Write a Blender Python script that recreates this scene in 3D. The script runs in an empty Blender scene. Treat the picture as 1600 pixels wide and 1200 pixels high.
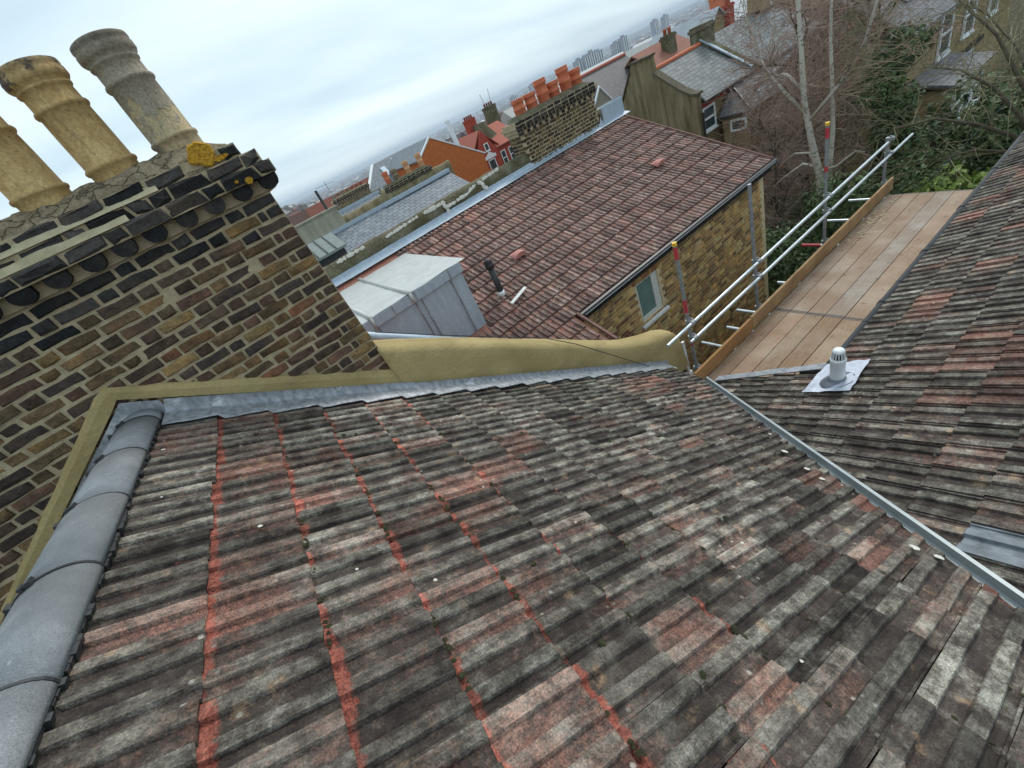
import bpy, bmesh, math, random
import numpy as np
from mathutils import Vector as V, Matrix, Euler, noise as MN
R = math.radians
scene = bpy.context.scene
# ------------------------------------------------------------ camera
F_PX, PITCH, ROLL, YAW = 641.0, R(32.47), R(26.68), R(22.19)
fwh = V((math.sin(YAW), math.cos(YAW), 0)); rgt = V((math.cos(YAW), -math.sin(YAW), 0))
fw = fwh * math.cos(PITCH) - V((0, 0, math.sin(PITCH))); upv = rgt.cross(fw)
c_, s_ = math.cos(ROLL), math.sin(ROLL)
ir = c_ * rgt - s_ * upv; iu = s_ * rgt + c_ * upv
cam = bpy.data.cameras.new('camera'); camo = bpy.data.objects.new('camera', cam)
scene.collection.objects.link(camo); scene.camera = camo
cam.sensor_width = 36; cam.lens = 36 * F_PX / 1600; cam.clip_start = 0.05; cam.clip_end = 40000
camo.matrix_world = Matrix(((ir.x, iu.x, -fw.x, 0), (ir.y, iu.y, -fw.y, 0), (ir.z, iu.z, -fw.z, 0), (0, 0, 0, 1)))
# ------------------------------------------------------------ sky, sun, exposure
SUN_EL, SUN_AZ = R(46), R(66)        # soft light through cloud from the garden side
w = bpy.data.worlds.new('World'); scene.world = w; w.use_nodes = True
nt = w.node_tree; nt.nodes.clear(); L = nt.links.new
def wn(t, **k):
    n = nt.nodes.new(t)
    for a, b in k.items(): setattr(n, a, b)
    return n
sky = wn('ShaderNodeTexSky', sky_type='NISHITA', sun_disc=False, sun_elevation=SUN_EL, sun_rotation=SUN_AZ, air_density=1.0, dust_density=2.0)
bg1 = wn('ShaderNodeBackground'); bg1.inputs[1].default_value = 0.1; L(sky.outputs[0], bg1.inputs[0])
tc = wn('ShaderNodeTexCoord')
sep = wn('ShaderNodeSeparateXYZ'); L(tc.outputs['Generated'], sep.inputs[0])
# cloud sheet: project the view direction on a layer overhead so that streaks lie flat towards the horizon
zc = wn('ShaderNodeMath', operation='MAXIMUM'); L(sep.outputs[2], zc.inputs[0]); zc.inputs[1].default_value = 0.0
za = wn('ShaderNodeMath', operation='ADD'); L(zc.outputs[0], za.inputs[0]); za.inputs[1].default_value = 0.16
dx = wn('ShaderNodeMath', operation='DIVIDE'); L(sep.outputs[0], dx.inputs[0]); L(za.outputs[0], dx.inputs[1])
dy = wn('ShaderNodeMath', operation='DIVIDE'); L(sep.outputs[1], dy.inputs[0]); L(za.outputs[0], dy.inputs[1])
cmb = wn('ShaderNodeCombineXYZ'); L(dx.outputs[0], cmb.inputs[0]); L(dy.outputs[0], cmb.inputs[1])
mp = wn('ShaderNodeMapping'); mp.inputs['Rotation'].default_value = (0, 0, R(62)); mp.inputs['Scale'].default_value = (0.35, 0.95, 1); L(cmb.outputs[0], mp.inputs[0])
nz = wn('ShaderNodeTexNoise'); nz.inputs['Scale'].default_value = 1.5; nz.inputs['Detail'].default_value = 6; nz.inputs['Roughness'].default_value = 0.45; nz.inputs['Distortion'].default_value = 0.25; L(mp.outputs[0], nz.inputs[0])
rp = wn('ShaderNodeValToRGB'); L(nz.outputs[0], rp.inputs[0])
rp.color_ramp.elements[0].position = 0.30; rp.color_ramp.elements[0].color = (0.43, 0.56, 0.64, 1)
rp.color_ramp.elements[1].position = 0.72; rp.color_ramp.elements[1].color = (0.70, 0.79, 0.84, 1)
e = rp.color_ramp.elements.new(0.5); e.color = (0.555, 0.68, 0.745, 1)
bg2 = wn('ShaderNodeBackground'); bg2.inputs[1].default_value = 1.0; L(rp.outputs[0], bg2.inputs[0])
mx = wn('ShaderNodeMixShader'); mx.inputs[0].default_value = 0.9; L(bg1.outputs[0], mx.inputs[1]); L(bg2.outputs[0], mx.inputs[2])
wo = wn('ShaderNodeOutputWorld'); L(mx.outputs[0], wo.inputs[0])
sl = bpy.data.lights.new('sun', 'SUN'); sl.energy = 1.3; sl.angle = R(20); sl.color = (1.0, 0.95, 0.88)
so = bpy.data.objects.new('sun', sl); scene.collection.objects.link(so)
sd_ = V((math.sin(SUN_AZ) * math.cos(SUN_EL), math.cos(SUN_AZ) * math.cos(SUN_EL), math.sin(SUN_EL)))
so.rotation_euler = sd_.to_track_quat('Z', 'Y').to_euler()
vs = scene.view_settings; vs.view_transform = 'Standard'; vs.look = 'None'; vs.exposure = 0.56; vs.gamma = 1.0; vs.use_curve_mapping = False
scene.cycles.use_denoising = True
scene.cycles.max_bounces = 6; scene.cycles.volume_bounces = 0
random.seed(7); np.random.seed(7)
HAZE = 0.00017
GZ = -9.6                              # garden level; the camera stands 9.6 m above it

# ------------------------------------------------------------ helpers
COL = scene.collection
def tag(o, label=None, cat=None, group=None, kind=None):
    if label: o['label'] = label
    if cat: o['category'] = cat
    if group: o['group'] = group
    if kind: o['kind'] = kind
    return o
def thing(name, loc, label, cat, group=None):
    o = bpy.data.objects.new(name, None); COL.objects.link(o); o.location = loc; o.empty_display_size = 0.2
    return tag(o, label, cat, group)
def put(o, parent):
    COL.objects.link(o)
    if parent is not None:
        o.parent = parent
        if parent.type == 'EMPTY': o.matrix_parent_inverse = Matrix.Translation(-V(parent.location))
    return o
class MB:
    def __init__(s): s.v = []; s.f = []; s.c = None
    def add(s, vs_, fs_):
        b = len(s.v); s.v += [tuple(p) for p in vs_]; s.f += [tuple(i + b for i in q) for q in fs_]; return s
    def box(s, a, b):
        (x0, y0, z0), (x1, y1, z1) = a, b
        return s.add([(x0, y0, z0), (x1, y0, z0), (x1, y1, z0), (x0, y1, z0), (x0, y0, z1), (x1, y0, z1), (x1, y1, z1), (x0, y1, z1)],
                     [(0, 3, 2, 1), (4, 5, 6, 7), (0, 1, 5, 4), (1, 2, 6, 5), (2, 3, 7, 6), (3, 0, 4, 7)])
    def obox(s, o, x, y, z):           # oriented box: corner o, edge vectors
        o, x, y, z = V(o), V(x), V(y), V(z)
        return s.add([o, o + x, o + x + y, o + y, o + z, o + x + z, o + x + y + z, o + y + z],
                     [(0, 3, 2, 1), (4, 5, 6, 7), (0, 1, 5, 4), (1, 2, 6, 5), (2, 3, 7, 6), (3, 0, 4, 7)])
    def prism(s, poly, d):             # poly: list of 3d points, extruded by vector d
        n = len(poly); d = V(d); a = [V(p) for p in poly]
        return s.add(a + [p + d for p in a], [tuple(range(n))[::-1], tuple(range(n, 2 * n))] + [(i, (i + 1) % n, n + (i + 1) % n, n + i) for i in range(n)])
    def tube(s, pts, rad, n=6, cap=True):
        pts = [V(p) for p in pts]; m = len(pts)
        if not hasattr(rad, '__len__'): rad = [rad] * m
        vs_ = []
        for i, p in enumerate(pts):
            t = (pts[min(i + 1, m - 1)] - pts[max(i - 1, 0)])
            if t.length < 1e-9: t = V((0, 0, 1))
            t.normalize(); a = t.orthogonal() if abs(t.z) > .9 else t.cross(V((0, 0, 1)))
            a.normalize(); b = t.cross(a)
            for k in range(n):
                q = 2 * math.pi * k / n; vs_.append(p + (a * math.cos(q) + b * math.sin(q)) * rad[i])
        fs_ = [(i * n + k, i * n + (k + 1) % n, (i + 1) * n + (k + 1) % n, (i + 1) * n + k) for i in range(m - 1) for k in range(n)]
        if cap: fs_ += [tuple(range(n))[::-1], tuple(range((m - 1) * n, m * n))]
        return s.add(vs_, fs_)
    def lathe(s, prof, c, n=24, cap=True):
        vs_ = [(c[0] + r * math.cos(2 * math.pi * k / n), c[1] + r * math.sin(2 * math.pi * k / n), c[2] + z) for r, z in prof for k in range(n)]
        m = len(prof)
        fs_ = [(i * n + k, i * n + (k + 1) % n, (i + 1) * n + (k + 1) % n, (i + 1) * n + k) for i in range(m - 1) for k in range(n)]
        if cap: fs_ += [tuple(range(n))[::-1], tuple(range((m - 1) * n, m * n))]
        return s.add(vs_, fs_)
    def mesh(s, name, mat, smooth=False):
        me = bpy.data.meshes.new(name); me.from_pydata(s.v, [], s.f); me.update()
        if mat: me.materials.append(mat)
        if smooth: me.shade_smooth()
        return me
    def build(s, name, mat, parent=None, smooth=False, kind=None):
        o = bpy.data.objects.new(name, s.mesh(name, mat, smooth)); put(o, parent)
        if kind: o['kind'] = kind
        return o
def white_attr(me):
    a = me.color_attributes.new('Col', 'FLOAT_COLOR', 'POINT')
    a.data.foreach_set('color', np.ones(len(me.vertices) * 4, dtype=np.float32))
def col_attr(me, cols):
    a = me.color_attributes.new('Col', 'FLOAT_COLOR', 'POINT'); a.data.foreach_set('color', np.asarray(cols, dtype=np.float32).ravel())
def join_instances(name, items, mat, parent):      # items: (mesh, matrix, rgba) -> one mesh, kind stuff
    vs_, fs_, cs, lc_ = [], [], [], []; b = 0
    for me, M, c in items:
        for q in me.vertices: vs_.append(tuple(M @ q.co)); lc_.append(tuple(q.co))
        for p in me.polygons: fs_.append(tuple(i + b for i in p.vertices))
        n = len(me.vertices); b += n; cs += [c] * n
    me = bpy.data.meshes.new(name); me.from_pydata(vs_, [], fs_); me.update(); me.materials.append(mat); col_attr(me, cs); loc_attr(me, lc_)
    o = bpy.data.objects.new(name, me); put(o, parent); o['kind'] = 'stuff'; return o
def inst(name, me, parent, M, color=(1, 1, 1, 1)):
    o = bpy.data.objects.new(name, me); put(o, parent); o.matrix_basis = M; o.color = color; return o
def frame(o, x, y, z): return Matrix(((x[0], y[0], z[0], o[0]), (x[1], y[1], z[1], o[1]), (x[2], y[2], z[2], o[2]), (0, 0, 0, 1)))

# ------------------------------------------------------------ materials
class G:
    def __init__(s, name):
        s.m = bpy.data.materials.new(name); s.m.use_nodes = True; s.t = s.m.node_tree; s.t.nodes.clear()
        s._p = s._o = None
    def n(s, t, ins=(), **k):
        x = s.t.nodes.new(t)
        for a, b in k.items(): setattr(x, a, b)
        for a, b in (ins.items() if isinstance(ins, dict) else enumerate(ins)):
            if b is None: continue
            if isinstance(b, bpy.types.NodeSocket): s.t.links.new(b, x.inputs[a])
            else: x.inputs[a].default_value = b if not (isinstance(b, tuple) and len(b) == 3 and x.inputs[a].type == 'RGBA') else (*b, 1)
        return x
    def pos(s):
        if s._p is None: s._p = s.n('ShaderNodeNewGeometry').outputs['Position']
        return s._p
    def obj(s):
        if s._o is None: s._o = s.n('ShaderNodeTexCoord').outputs['Object']
        return s._o
    def sep(s, v): return s.n('ShaderNodeSeparateXYZ', [v]).outputs
    def mapv(s, v, sc=(1, 1, 1), rot=(0, 0, 0)): return s.n('ShaderNodeMapping', {'Vector': v, 'Scale': sc, 'Rotation': rot}).outputs[0]
    def noise(s, sc=5, det=3, rough=.5, v=None, dist=0): return s.n('ShaderNodeTexNoise', {'Vector': v if v is not None else s.pos(), 'Scale': sc, 'Detail': det, 'Roughness': rough, 'Distortion': dist}).outputs[0]
    def vor(s, sc=5, v=None, feat='F1', out='Distance'): return s.n('ShaderNodeTexVoronoi', {'Vector': v if v is not None else s.pos(), 'Scale': sc}, feature=feat).outputs[out]
    def math(s, op, a, b=None, c=None): return s.n('ShaderNodeMath', [a, b, c], operation=op).outputs[0]
    def mix(s, f, a, b, bt='MIX'): return s.n('ShaderNodeMix', {0: f, 6: a, 7: b}, data_type='RGBA', blend_type=bt).outputs[2]
    def rng(s, v, a, b, c=0., d=1.): return s.n('ShaderNodeMapRange', [v, a, b, c, d]).outputs[0]
    def ramp(s, f, els):
        x = s.n('ShaderNodeValToRGB', [f]); cr = x.color_ramp
        cr.elements[0].position, cr.elements[0].color = els[0][0], (*els[0][1], 1)
        cr.elements[1].position, cr.elements[1].color = els[-1][0], (*els[-1][1], 1)
        for p, c in els[1:-1]: q = cr.elements.new(p); q.color = (*c, 1)
        return x.outputs[0]
    def par(s):                        # per-piece colour: object colour times vertex colour
        oi = s.n('ShaderNodeObjectInfo'); at = s.n('ShaderNodeAttribute', attribute_name='Col')
        return s.mix(1.0, oi.outputs['Color'], at.outputs['Color'], 'MULTIPLY'), s.math('MULTIPLY', oi.outputs['Alpha'], at.outputs['Alpha'])
    def bump(s, h, st=.3, d=.01): return s.n('ShaderNodeBump', {'Strength': st, 'Distance': d, 'Height': h}).outputs[0]
    def out(s, col, rough=.8, metal=0., nrm=None, spec=.5, **k):
        b = s.n('ShaderNodeBsdfPrincipled', {'Base Color': col, 'Roughness': rough, 'Metallic': metal, 'Normal': nrm, 'Specular IOR Level': spec, **k})
        o = s.n('ShaderNodeOutputMaterial', [b.outputs[0]]); return s.m
def simple(name, c1, c2, sc=8, rough=.8, metal=0., bs=.3, bd=.005, det=4, bsc=None, spec=.5, v=None):
    g = G(name); n = g.noise(sc, det, .6)
    return g.out(g.mix(g.rng(n, .3, .7), c1, c2), rough, metal, g.bump(g.noise(bsc or sc * 6, 3), bs, bd), spec)

def tile_material(name, trough, rib, red, pale, band):
    g = G(name); pc, pa = g.par(); r_, g_, b_ = g.n('ShaderNodeSeparateColor', [pc]).outputs[:3]
    ob = g.n('ShaderNodeAttribute', attribute_name='Loc').outputs['Vector']; o = g.sep(ob); p = g.pos()
    n1 = g.noise(9, 4, .65); n2 = g.noise(42, 3, .62); n3 = g.noise(170, 2, .5); n4 = g.noise(3.2, 3, .6)
    # one random value per rib of each tile
    cell = g.n('ShaderNodeCombineXYZ', [g.math('FLOOR', g.math('MULTIPLY', o[0], 9.6)), g.math('MULTIPLY', r_, 91.7), g.math('MULTIPLY', b_, 57.3)]).outputs[0]
    wn = g.n('ShaderNodeTexWhiteNoise', [cell], noise_dimensions='3D').outputs['Value']
    wn2 = g.n('ShaderNodeTexWhiteNoise', [g.n('ShaderNodeVectorMath', [cell, (3.7, 1.3, 9.1)], operation='ADD').outputs[0]], noise_dimensions='3D').outputs['Value']
    sv = g.n('ShaderNodeVectorMath', [g.mapv(ob, (70, 9, 20)), g.n('ShaderNodeCombineXYZ', [g.math('MULTIPLY', r_, 63.), g.math('MULTIPLY', b_, 40.), 0.]).outputs[0]], operation='ADD').outputs[0]
    ns = g.noise(1., 4, .6, sv)          # wash marks along the tile
    ribm0 = g.rng(o[2], .004, .014)
    ribm = g.rng(g.math('ADD', g.math('MULTIPLY', ribm0, .34), g.math('ADD', g.math('MULTIPLY', g.math('SUBTRACT', n1, .5), .95), g.math('MULTIPLY', g.math('SUBTRACT', n2, .5), .7))), .02, .56)
    tr = g.mix(g.rng(g.math('ADD', n1, g.math('MULTIPLY', g.math('SUBTRACT', ns, .5), .5)), .3, .72), trough[0], trough[1])
    rb = g.mix(g.rng(g.math('ADD', n1, g.math('MULTIPLY', g.math('SUBTRACT', ns, .5), .7)), .32, .74), rib[0], rib[1])
    lich = g.math('ADD', g.math('MULTIPLY', r_, .55), g.math('MULTIPLY', wn, .6))
    gr = g.rng(g.math('ADD', n2, g.math('MULTIPLY', n3, .5)), .45, .95, .35, 1.15)
    ribf = g.math('MULTIPLY', ribm, g.math('MULTIPLY', lich, gr))
    c = g.mix(g.math('MINIMUM', g.math('ADD', ribf, g.math('MULTIPLY', ribm, .22)), 1.0), tr, rb)
    # warm, less weathered patches, broken up grain by grain
    rm = g.math('ADD', g.math('ADD', g.math('MULTIPLY', n4, .7), g.math('MULTIPLY', n2, .55)), g.math('ADD', g.math('MULTIPLY', g_, .5), g.math('MULTIPLY', wn2, .24)))
    rm = g.math('MULTIPLY', g.rng(rm, .86, 1.18), g.rng(n3, .3, .6, .35, 1.))
    c = g.mix(g.math('MULTIPLY', rm, .75), c, g.mix(n2, red[0], red[1]))
    # bare band right below the tail of the tile above
    edge = g.math('ADD', g.math('MULTIPLY', g.math('SUBTRACT', n2, .5), .05), g.math('ADD', g.math('MULTIPLY', g.math('SUBTRACT', n1, .5), .05), g.math('MULTIPLY', g.math('SUBTRACT', wn, .5), .022)))
    yb = g.math('ADD', o[1], edge)
    sm = g.math('MULTIPLY', g.rng(yb, g.math('ADD', g.math('MULTIPLY', pa, .024), -.322), g.math('ADD', g.math('MULTIPLY', pa, .027), -.313), 1., 0.), g.math('GREATER_THAN', pa, .02))
    c = g.mix(g.math('MULTIPLY', sm, g.rng(n3, .25, .55, .45, .95)), c, g.mix(g.rng(n2, .3, .7), band[0], band[1]))
    # tan and white lichen spots
    v1 = g.vor(6.5); sp = g.math('MULTIPLY', g.rng(g.math('ADD', v1, g.math('MULTIPLY', n2, .35)), .28, .40, 1., 0.), g.rng(n1, .48, .58))
    c = g.mix(g.math('MULTIPLY', sp, .55), c, pale[0])
    v2 = g.vor(19.); sp2 = g.math('MULTIPLY', g.rng(g.math('ADD', v2, g.math('MULTIPLY', n3, .25)), .24, .30, 1., 0.), g.rng(n4, .56, .63))
    c = g.mix(g.math('MULTIPLY', sp2, .5), c, pale[1])
    c = g.mix(1.0, c, g.rng(n3, .25, .75, .62, 1.4), 'MULTIPLY')
    c = g.mix(1.0, c, g.math('MULTIPLY', b_, g.math('ADD', 1.3, g.math('MULTIPLY', wn2, 1.4))), 'MULTIPLY')
    h = g.math('ADD', g.math('MULTIPLY', n3, .6), n2)
    return g.out(c, .9, 0, g.bump(h, .7, .007), .22)
M_TILE = tile_material('weathered_tile', ((.034, .026, .024), (.098, .080, .067)), ((.100, .090, .072), (.37, .355, .30)), ((.185, .068, .050), (.36, .165, .118)), ((.38, .25, .15), (.62, .60, .52)), ((.20, .046, .032), (.47, .155, .11)))
M_TILEB = tile_material('pinkish_tile', ((.105, .060, .052), (.160, .104, .090)), ((.25, .165, .138), (.39, .315, .268)), ((.29, .12, .092), (.40, .215, .175)), ((.50, .40, .32), (.75, .72, .68)), ((.27, .06, .04), (.45, .14, .1)))
M_TILEG = simple('new_grey_tile', (.075, .088, .10), (.22, .25, .275), 12, .6, 0, .4, .004, bsc=150)

def brick_material(name, bs=.8, dk=(.45, .42, .42)):
    g = G(name); pc, pa = g.par()
    n1 = g.noise(22, 4, .65); n2 = g.noise(90, 3, .6); n3 = g.noise(6, 3)
    c = g.mix(g.rng(n1, .35, .75), pc, g.mix(1., pc, dk, 'MULTIPLY'))
    c = g.mix(g.math('MULTIPLY', g.rng(n3, .5, .7), .5), c, g.mix(1., pc, (1.9, 1.6, 1.2), 'MULTIPLY'))
    c = g.mix(1., c, g.rng(n2, .25, .75, .6, 1.35), 'MULTIPLY')
    return g.out(c, .9, 0, g.bump(g.math('ADD', n1, g.math('MULTIPLY', n2, .6)), bs, .008), .2)
M_BRICK = brick_material('stock_brick'); M_BRICKY = brick_material('yellow_stock_brick', .6, (.72, .68, .64))
M_MORT = simple('sandy_mortar', (.34, .275, .175), (.52, .43, .285), 14, .95, 0, .9, .008, bsc=120, spec=.1)
def khaki():
    g = G('fresh_render'); n1 = g.noise(2.2, 4, .55); n2 = g.noise(60, 3)
    c = g.mix(g.rng(n1, .3, .7), (.335, .258, .120), (.445, .350, .172))
    c = g.mix(1., c, g.rng(n2, .3, .7, .9, 1.1), 'MULTIPLY')
    c = g.mix(g.math('MULTIPLY', g.rng(g.noise(1.1, 5, .7, g.mapv(g.pos(), (1, 1, 3))), .54, .66), .35), c, (.20, .155, .075))
    return g.out(c, .92, 0, g.bump(g.math('ADD', g.noise(9, 4, .65, g.mapv(g.pos(), (1, 1, 2.5))), g.math('MULTIPLY', n2, .2)), .38, .02), .15)
M_KHAKI = khaki()
def lead(name, c1, c2, streak, sc=(5, 5, 1.3)):
    g = G(name); n = g.noise(3.5, 4, .6, g.mapv(g.pos(), sc)); n2 = g.noise(40, 3)
    c = g.mix(g.rng(n, .35, .7), c1, c2)
    c = g.mix(g.math('MULTIPLY', g.rng(g.noise(9, 5, .7, g.mapv(g.pos(), (.6, 3, 1))), .58, .68), .55), c, streak)
    c = g.mix(1., c, g.rng(n2, .3, .7, .92, 1.08), 'MULTIPLY')
    return g.out(c, .5, .25, g.bump(g.noise(12, 3), .25, .012), .4)
M_LEAD = lead('lead_sheet', (.20, .212, .23), (.40, .415, .445), (.70, .71, .73), (9, 4, 3))
M_ZINC = lead('lead_dormer', (.35, .42, .49), (.43, .50, .57), (.54, .60, .66), (4, 4, .6))
def ridgemat():
    g = G('grey_ridge'); n = g.noise(5, 5, .65); n2 = g.noise(220, 2, .5); n3 = g.noise(26, 4, .7)
    c = g.mix(g.rng(n, .32, .7), (.155, .17, .185), (.27, .285, .30)); c = g.mix(1., c, g.rng(n2, .25, .75, .75, 1.25), 'MULTIPLY')
    c = g.mix(g.math('MULTIPLY', g.rng(n3, .64, .74), .55), c, (.50, .52, .54)); c = g.mix(g.math('MULTIPLY', g.rng(g.noise(2.2, 4, .6), .5, .65), .4), c, (.12, .13, .13))
    return g.out(c, .75, 0, g.bump(g.math('ADD', n2, n3), .5, .004), .3)
M_RIDGE = ridgemat()
M_CLIP = simple('dark_plastic', (.022, .024, .026), (.04, .042, .044), 10, .5)
M_BLACK = simple('black_plastic', (.010, .011, .013), (.02, .021, .023), 10, .4)
M_GALV = simple('galvanised_tube', (.42, .47, .50), (.60, .65, .68), 9, .42, .55, .2, .002)
M_GALVD = simple('dull_galvanised', (.22, .24, .25), (.36, .38, .39), 14, .5, .4, .3, .002)
M_TRIM = simple('grey_metal_trim', (.30, .335, .345), (.42, .46, .47), 4, .4, .25, .2, .002)
M_WHITE = simple('white_plastic', (.68, .72, .74), (.80, .83, .84), 10, .4)
M_WPAINT = simple('worn_white_paint', (.55, .55, .50), (.78, .79, .78), 26, .7, 0, .4, .004)
M_RED = simple('red_tape', (.40, .03, .04), (.55, .06, .07), 20, .5)
M_YEL = simple('yellow_cap', (.72, .42, .02), (.80, .52, .05), 20, .4)
def wood(name, c1, c2, c3):
    g = G(name); pc, pa = g.par(); v = g.mapv(g.pos(), (1.2, 30, 30)); n = g.noise(3, 4, .6, v); n2 = g.noise(2.1, 4, .6); n3 = g.noise(70, 2)
    c = g.mix(g.rng(n, .3, .7), c1, c2); c = g.mix(g.rng(n2, .42, .68), c, c3)
    st = g.math('MULTIPLY', g.rng(g.noise(11, 4, .7), .60, .68), .6); c = g.mix(st, c, (.12, .085, .06))
    c = g.mix(1., c, pc, 'MULTIPLY'); c = g.mix(1., c, g.rng(n3, .3, .7, .88, 1.12), 'MULTIPLY')
    return g.out(c, .85, 0, g.bump(g.math('ADD', n, g.math('MULTIPLY', n3, .3)), .4, .004), .2)
M_BOARD = wood('scaffold_board', (.245, .165, .11), (.335, .24, .17), (.375, .295, .225))
M_TOE = wood('toe_board', (.36, .20, .09), (.48, .31, .16), (.27, .15, .07))
def pot(name, buff, crust, amount):
    g = G(name); n = g.noise(7, 5, .65); n2 = g.noise(70, 3); z = g.sep(g.obj())[2]
    f = g.rng(g.math('ADD', n, g.math('MULTIPLY', z, amount[1])), amount[0], amount[0] + .06)
    c = g.mix(g.rng(g.noise(16, 4), .35, .65), buff[0], buff[1]); c = g.mix(f, c, g.mix(n2, crust[0], crust[1]))
    c = g.mix(g.math('MULTIPLY', g.rng(g.noise(34, 3, .7), .62, .70), .6), c, (.13, .09, .05))
    c = g.mix(g.math('MULTIPLY', g.rng(g.noise(5, 5, .75, g.mapv(g.obj(), (9, 9, 1.6))), .52, .66), .4), c, (.17, .115, .06))
    c = g.mix(g.math('MULTIPLY', g.rng(g.math('ADD', z, g.math('MULTIPLY', n, .12)), .54, .62), .55), c, (.06, .05, .045))
    c = g.mix(1., c, g.rng(n2, .3, .7, .82, 1.2), 'MULTIPLY')
    return g.out(c, .85, 0, g.bump(g.math('ADD', g.math('MULTIPLY', n2, .4), g.math('MULTIPLY', f, 1.2)), .5, .008), .3)
M_POTB = pot('buff_clay_pot', ((.43, .28, .115), (.56, .40, .18)), ((.10, .08, .075), (.20, .15, .115)), (.98, .90))
M_POTG = pot('grey_crusted_pot', ((.40, .315, .18), (.47, .375, .225)), ((.24, .205, .155), (.38, .33, .25)), (.58, .9))
M_TERRA = simple('terracotta', (.46, .115, .05), (.60, .18, .085), 9, .75)
M_VERGE = simple('brown_verge', (.15, .075, .06), (.22, .12, .10), 9, .85)
M_TERRAD = simple('dull_red_pot', (.26, .07, .05), (.36, .11, .075), 9, .8)
def flaunmat():
    g = G('old_flaunching'); n = g.noise(9, 5, .7); n2 = g.noise(60, 4, .7)
    c = g.mix(g.rng(n, .3, .7), (.16, .125, .08), (.36, .295, .20)); c = g.mix(1., c, g.rng(n2, .3, .7, .6, 1.35), 'MULTIPLY')
    cr = g.vor(7., g.n('ShaderNodeVectorMath', [g.pos(), g.n('ShaderNodeVectorMath', [g.n('ShaderNodeTexNoise', {'Scale': 11., 'Vector': g.pos()}).outputs['Color'], (.16, .16, .16)], operation='MULTIPLY').outputs[0]], operation='ADD').outputs[0], 'DISTANCE_TO_EDGE')
    c = g.mix(g.rng(cr, .008, .03, .7, 0.), c, (.05, .04, .03))
    return g.out(c, .95, 0, g.bump(g.math('ADD', n2, g.rng(cr, 0., .05)), .9, .015), .1)
M_FLAUN = flaunmat()
M_LICH = simple('orange_lichen', (.36, .15, .010), (.72, .43, .04), 70, .95, 0, 1., .012, bsc=140)
M_MOSS = simple('dark_moss', (.018, .02, .008), (.055, .055, .018), 60, 1., 0, .9, .008)
def stone():
    g = G('mossy_render'); n = g.noise(3, 5, .65); n2 = g.noise(25, 4, .7)
    c = g.mix(g.rng(n, .35, .65), (.085, .075, .045), (.20, .18, .125)); c = g.mix(g.rng(n2, .5, .75), c, (.26, .24, .17))
    c = g.mix(g.math('MULTIPLY', g.rng(g.noise(1.6, 3, .5), .5, .6), .6), c, (.075, .07, .03))
    return g.out(c, .95, 0, g.bump(n2, .9, .03), .1)
M_STONE = stone()
M_PMORT = simple('pale_new_mortar', (.33, .29, .175), (.45, .40, .265), 16, .95, 0, .5, .006)
M_WMORT = simple('white_mortar', (.55, .53, .46), (.70, .68, .60), 20, .95, 0, .8, .01)
M_RENDER = None
def streaky(name, c1, c2, c3):
    g = G(name); n = g.noise(2.2, 4, .6, g.mapv(g.pos(), (2.2, 2.2, .35))); n2 = g.noise(14, 4)
    c = g.mix(g.rng(n, .32, .66), c1, c2); c = g.mix(g.rng(n2, .55, .8, 0, .7), c, c3)
    return g.out(c, .93, 0, g.bump(n2, .4, .02), .1)
M_RENDER = streaky('stained_render', (.115, .09, .048), (.27, .225, .135), (.33, .29, .2))
M_CONC = streaky('pale_render', (.26, .25, .19), (.38, .36, .28), (.46, .44, .38))
def slate(name, c1, c2, c3, sw, sh, yaxis):
    g = G(name); p = g.pos(); s3 = g.sep(p)
    v = g.n('ShaderNodeCombineXYZ', [s3[0] if yaxis == 'Y' else s3[1], s3[1] if yaxis == 'Y' else s3[0], 0.]).outputs[0]
    bt = g.n('ShaderNodeTexBrick', {'Vector': v, 'Color1': c1, 'Color2': c2, 'Mortar': (.03, .033, .036), 'Scale': 1., 'Mortar Size': .012, 'Brick Width': sw, 'Row Height': sh, 'Bias': 0.})
    n = g.noise(5, 4, .6); c = g.mix(g.rng(n, .5, .75, 0, .7), bt.outputs[0], c3)
    c = g.mix(1., c, g.rng(g.noise(60, 2), .3, .7, .9, 1.1), 'MULTIPLY')
    return g.out(c, .6, 0, g.bump(bt.outputs[1], -.6, .02), .4)
M_SLATE = slate('blue_slate', (.155, .175, .20), (.23, .25, .275), (.27, .29, .30), .28, .19, 'Y')
M_SLATE2 = slate('grey_slate', (.125, .135, .14), (.20, .21, .21), (.22, .225, .20), .3, .19, 'Y')
M_SLATED = slate('dark_slate', (.055, .05, .055), (.09, .08, .085), (.10, .085, .09), .3, .2, 'Y')
M_SLATEP = slate('purple_slate', (.13, .12, .125), (.20, .185, .19), (.22, .21, .20), .3, .2, 'Y')
def wallbrick(name, c1, c2, c3, mort, ax):
    g = G(name); s3 = g.sep(g.pos())
    v = g.n('ShaderNodeCombineXYZ', [s3[0] if ax == 'X' else s3[1], s3[2], 0.]).outputs[0]
    bt = g.n('ShaderNodeTexBrick', {'Vector': v, 'Color1': c1, 'Color2': c2, 'Mortar': mort, 'Scale': 1., 'Mortar Size': .008, 'Brick Width': .225, 'Row Height': .075, 'Bias': 0.})
    n = g.noise(3, 5, .65); c = g.mix(g.rng(n, .45, .7, 0, .75), bt.outputs[0], c3)
    return g.out(c, .92, 0, g.bump(bt.outputs[1], -.5, .01), .1)
M_WBX = wallbrick('yellow_brick_wall', (.22, .155, .07), (.33, .245, .12), (.115, .085, .045), (.36, .30, .19), 'X')
M_WBY = wallbrick('yellow_brick_gable', (.22, .155, .07), (.33, .245, .12), (.115, .085, .045), (.36, .30, .19), 'Y')
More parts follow.
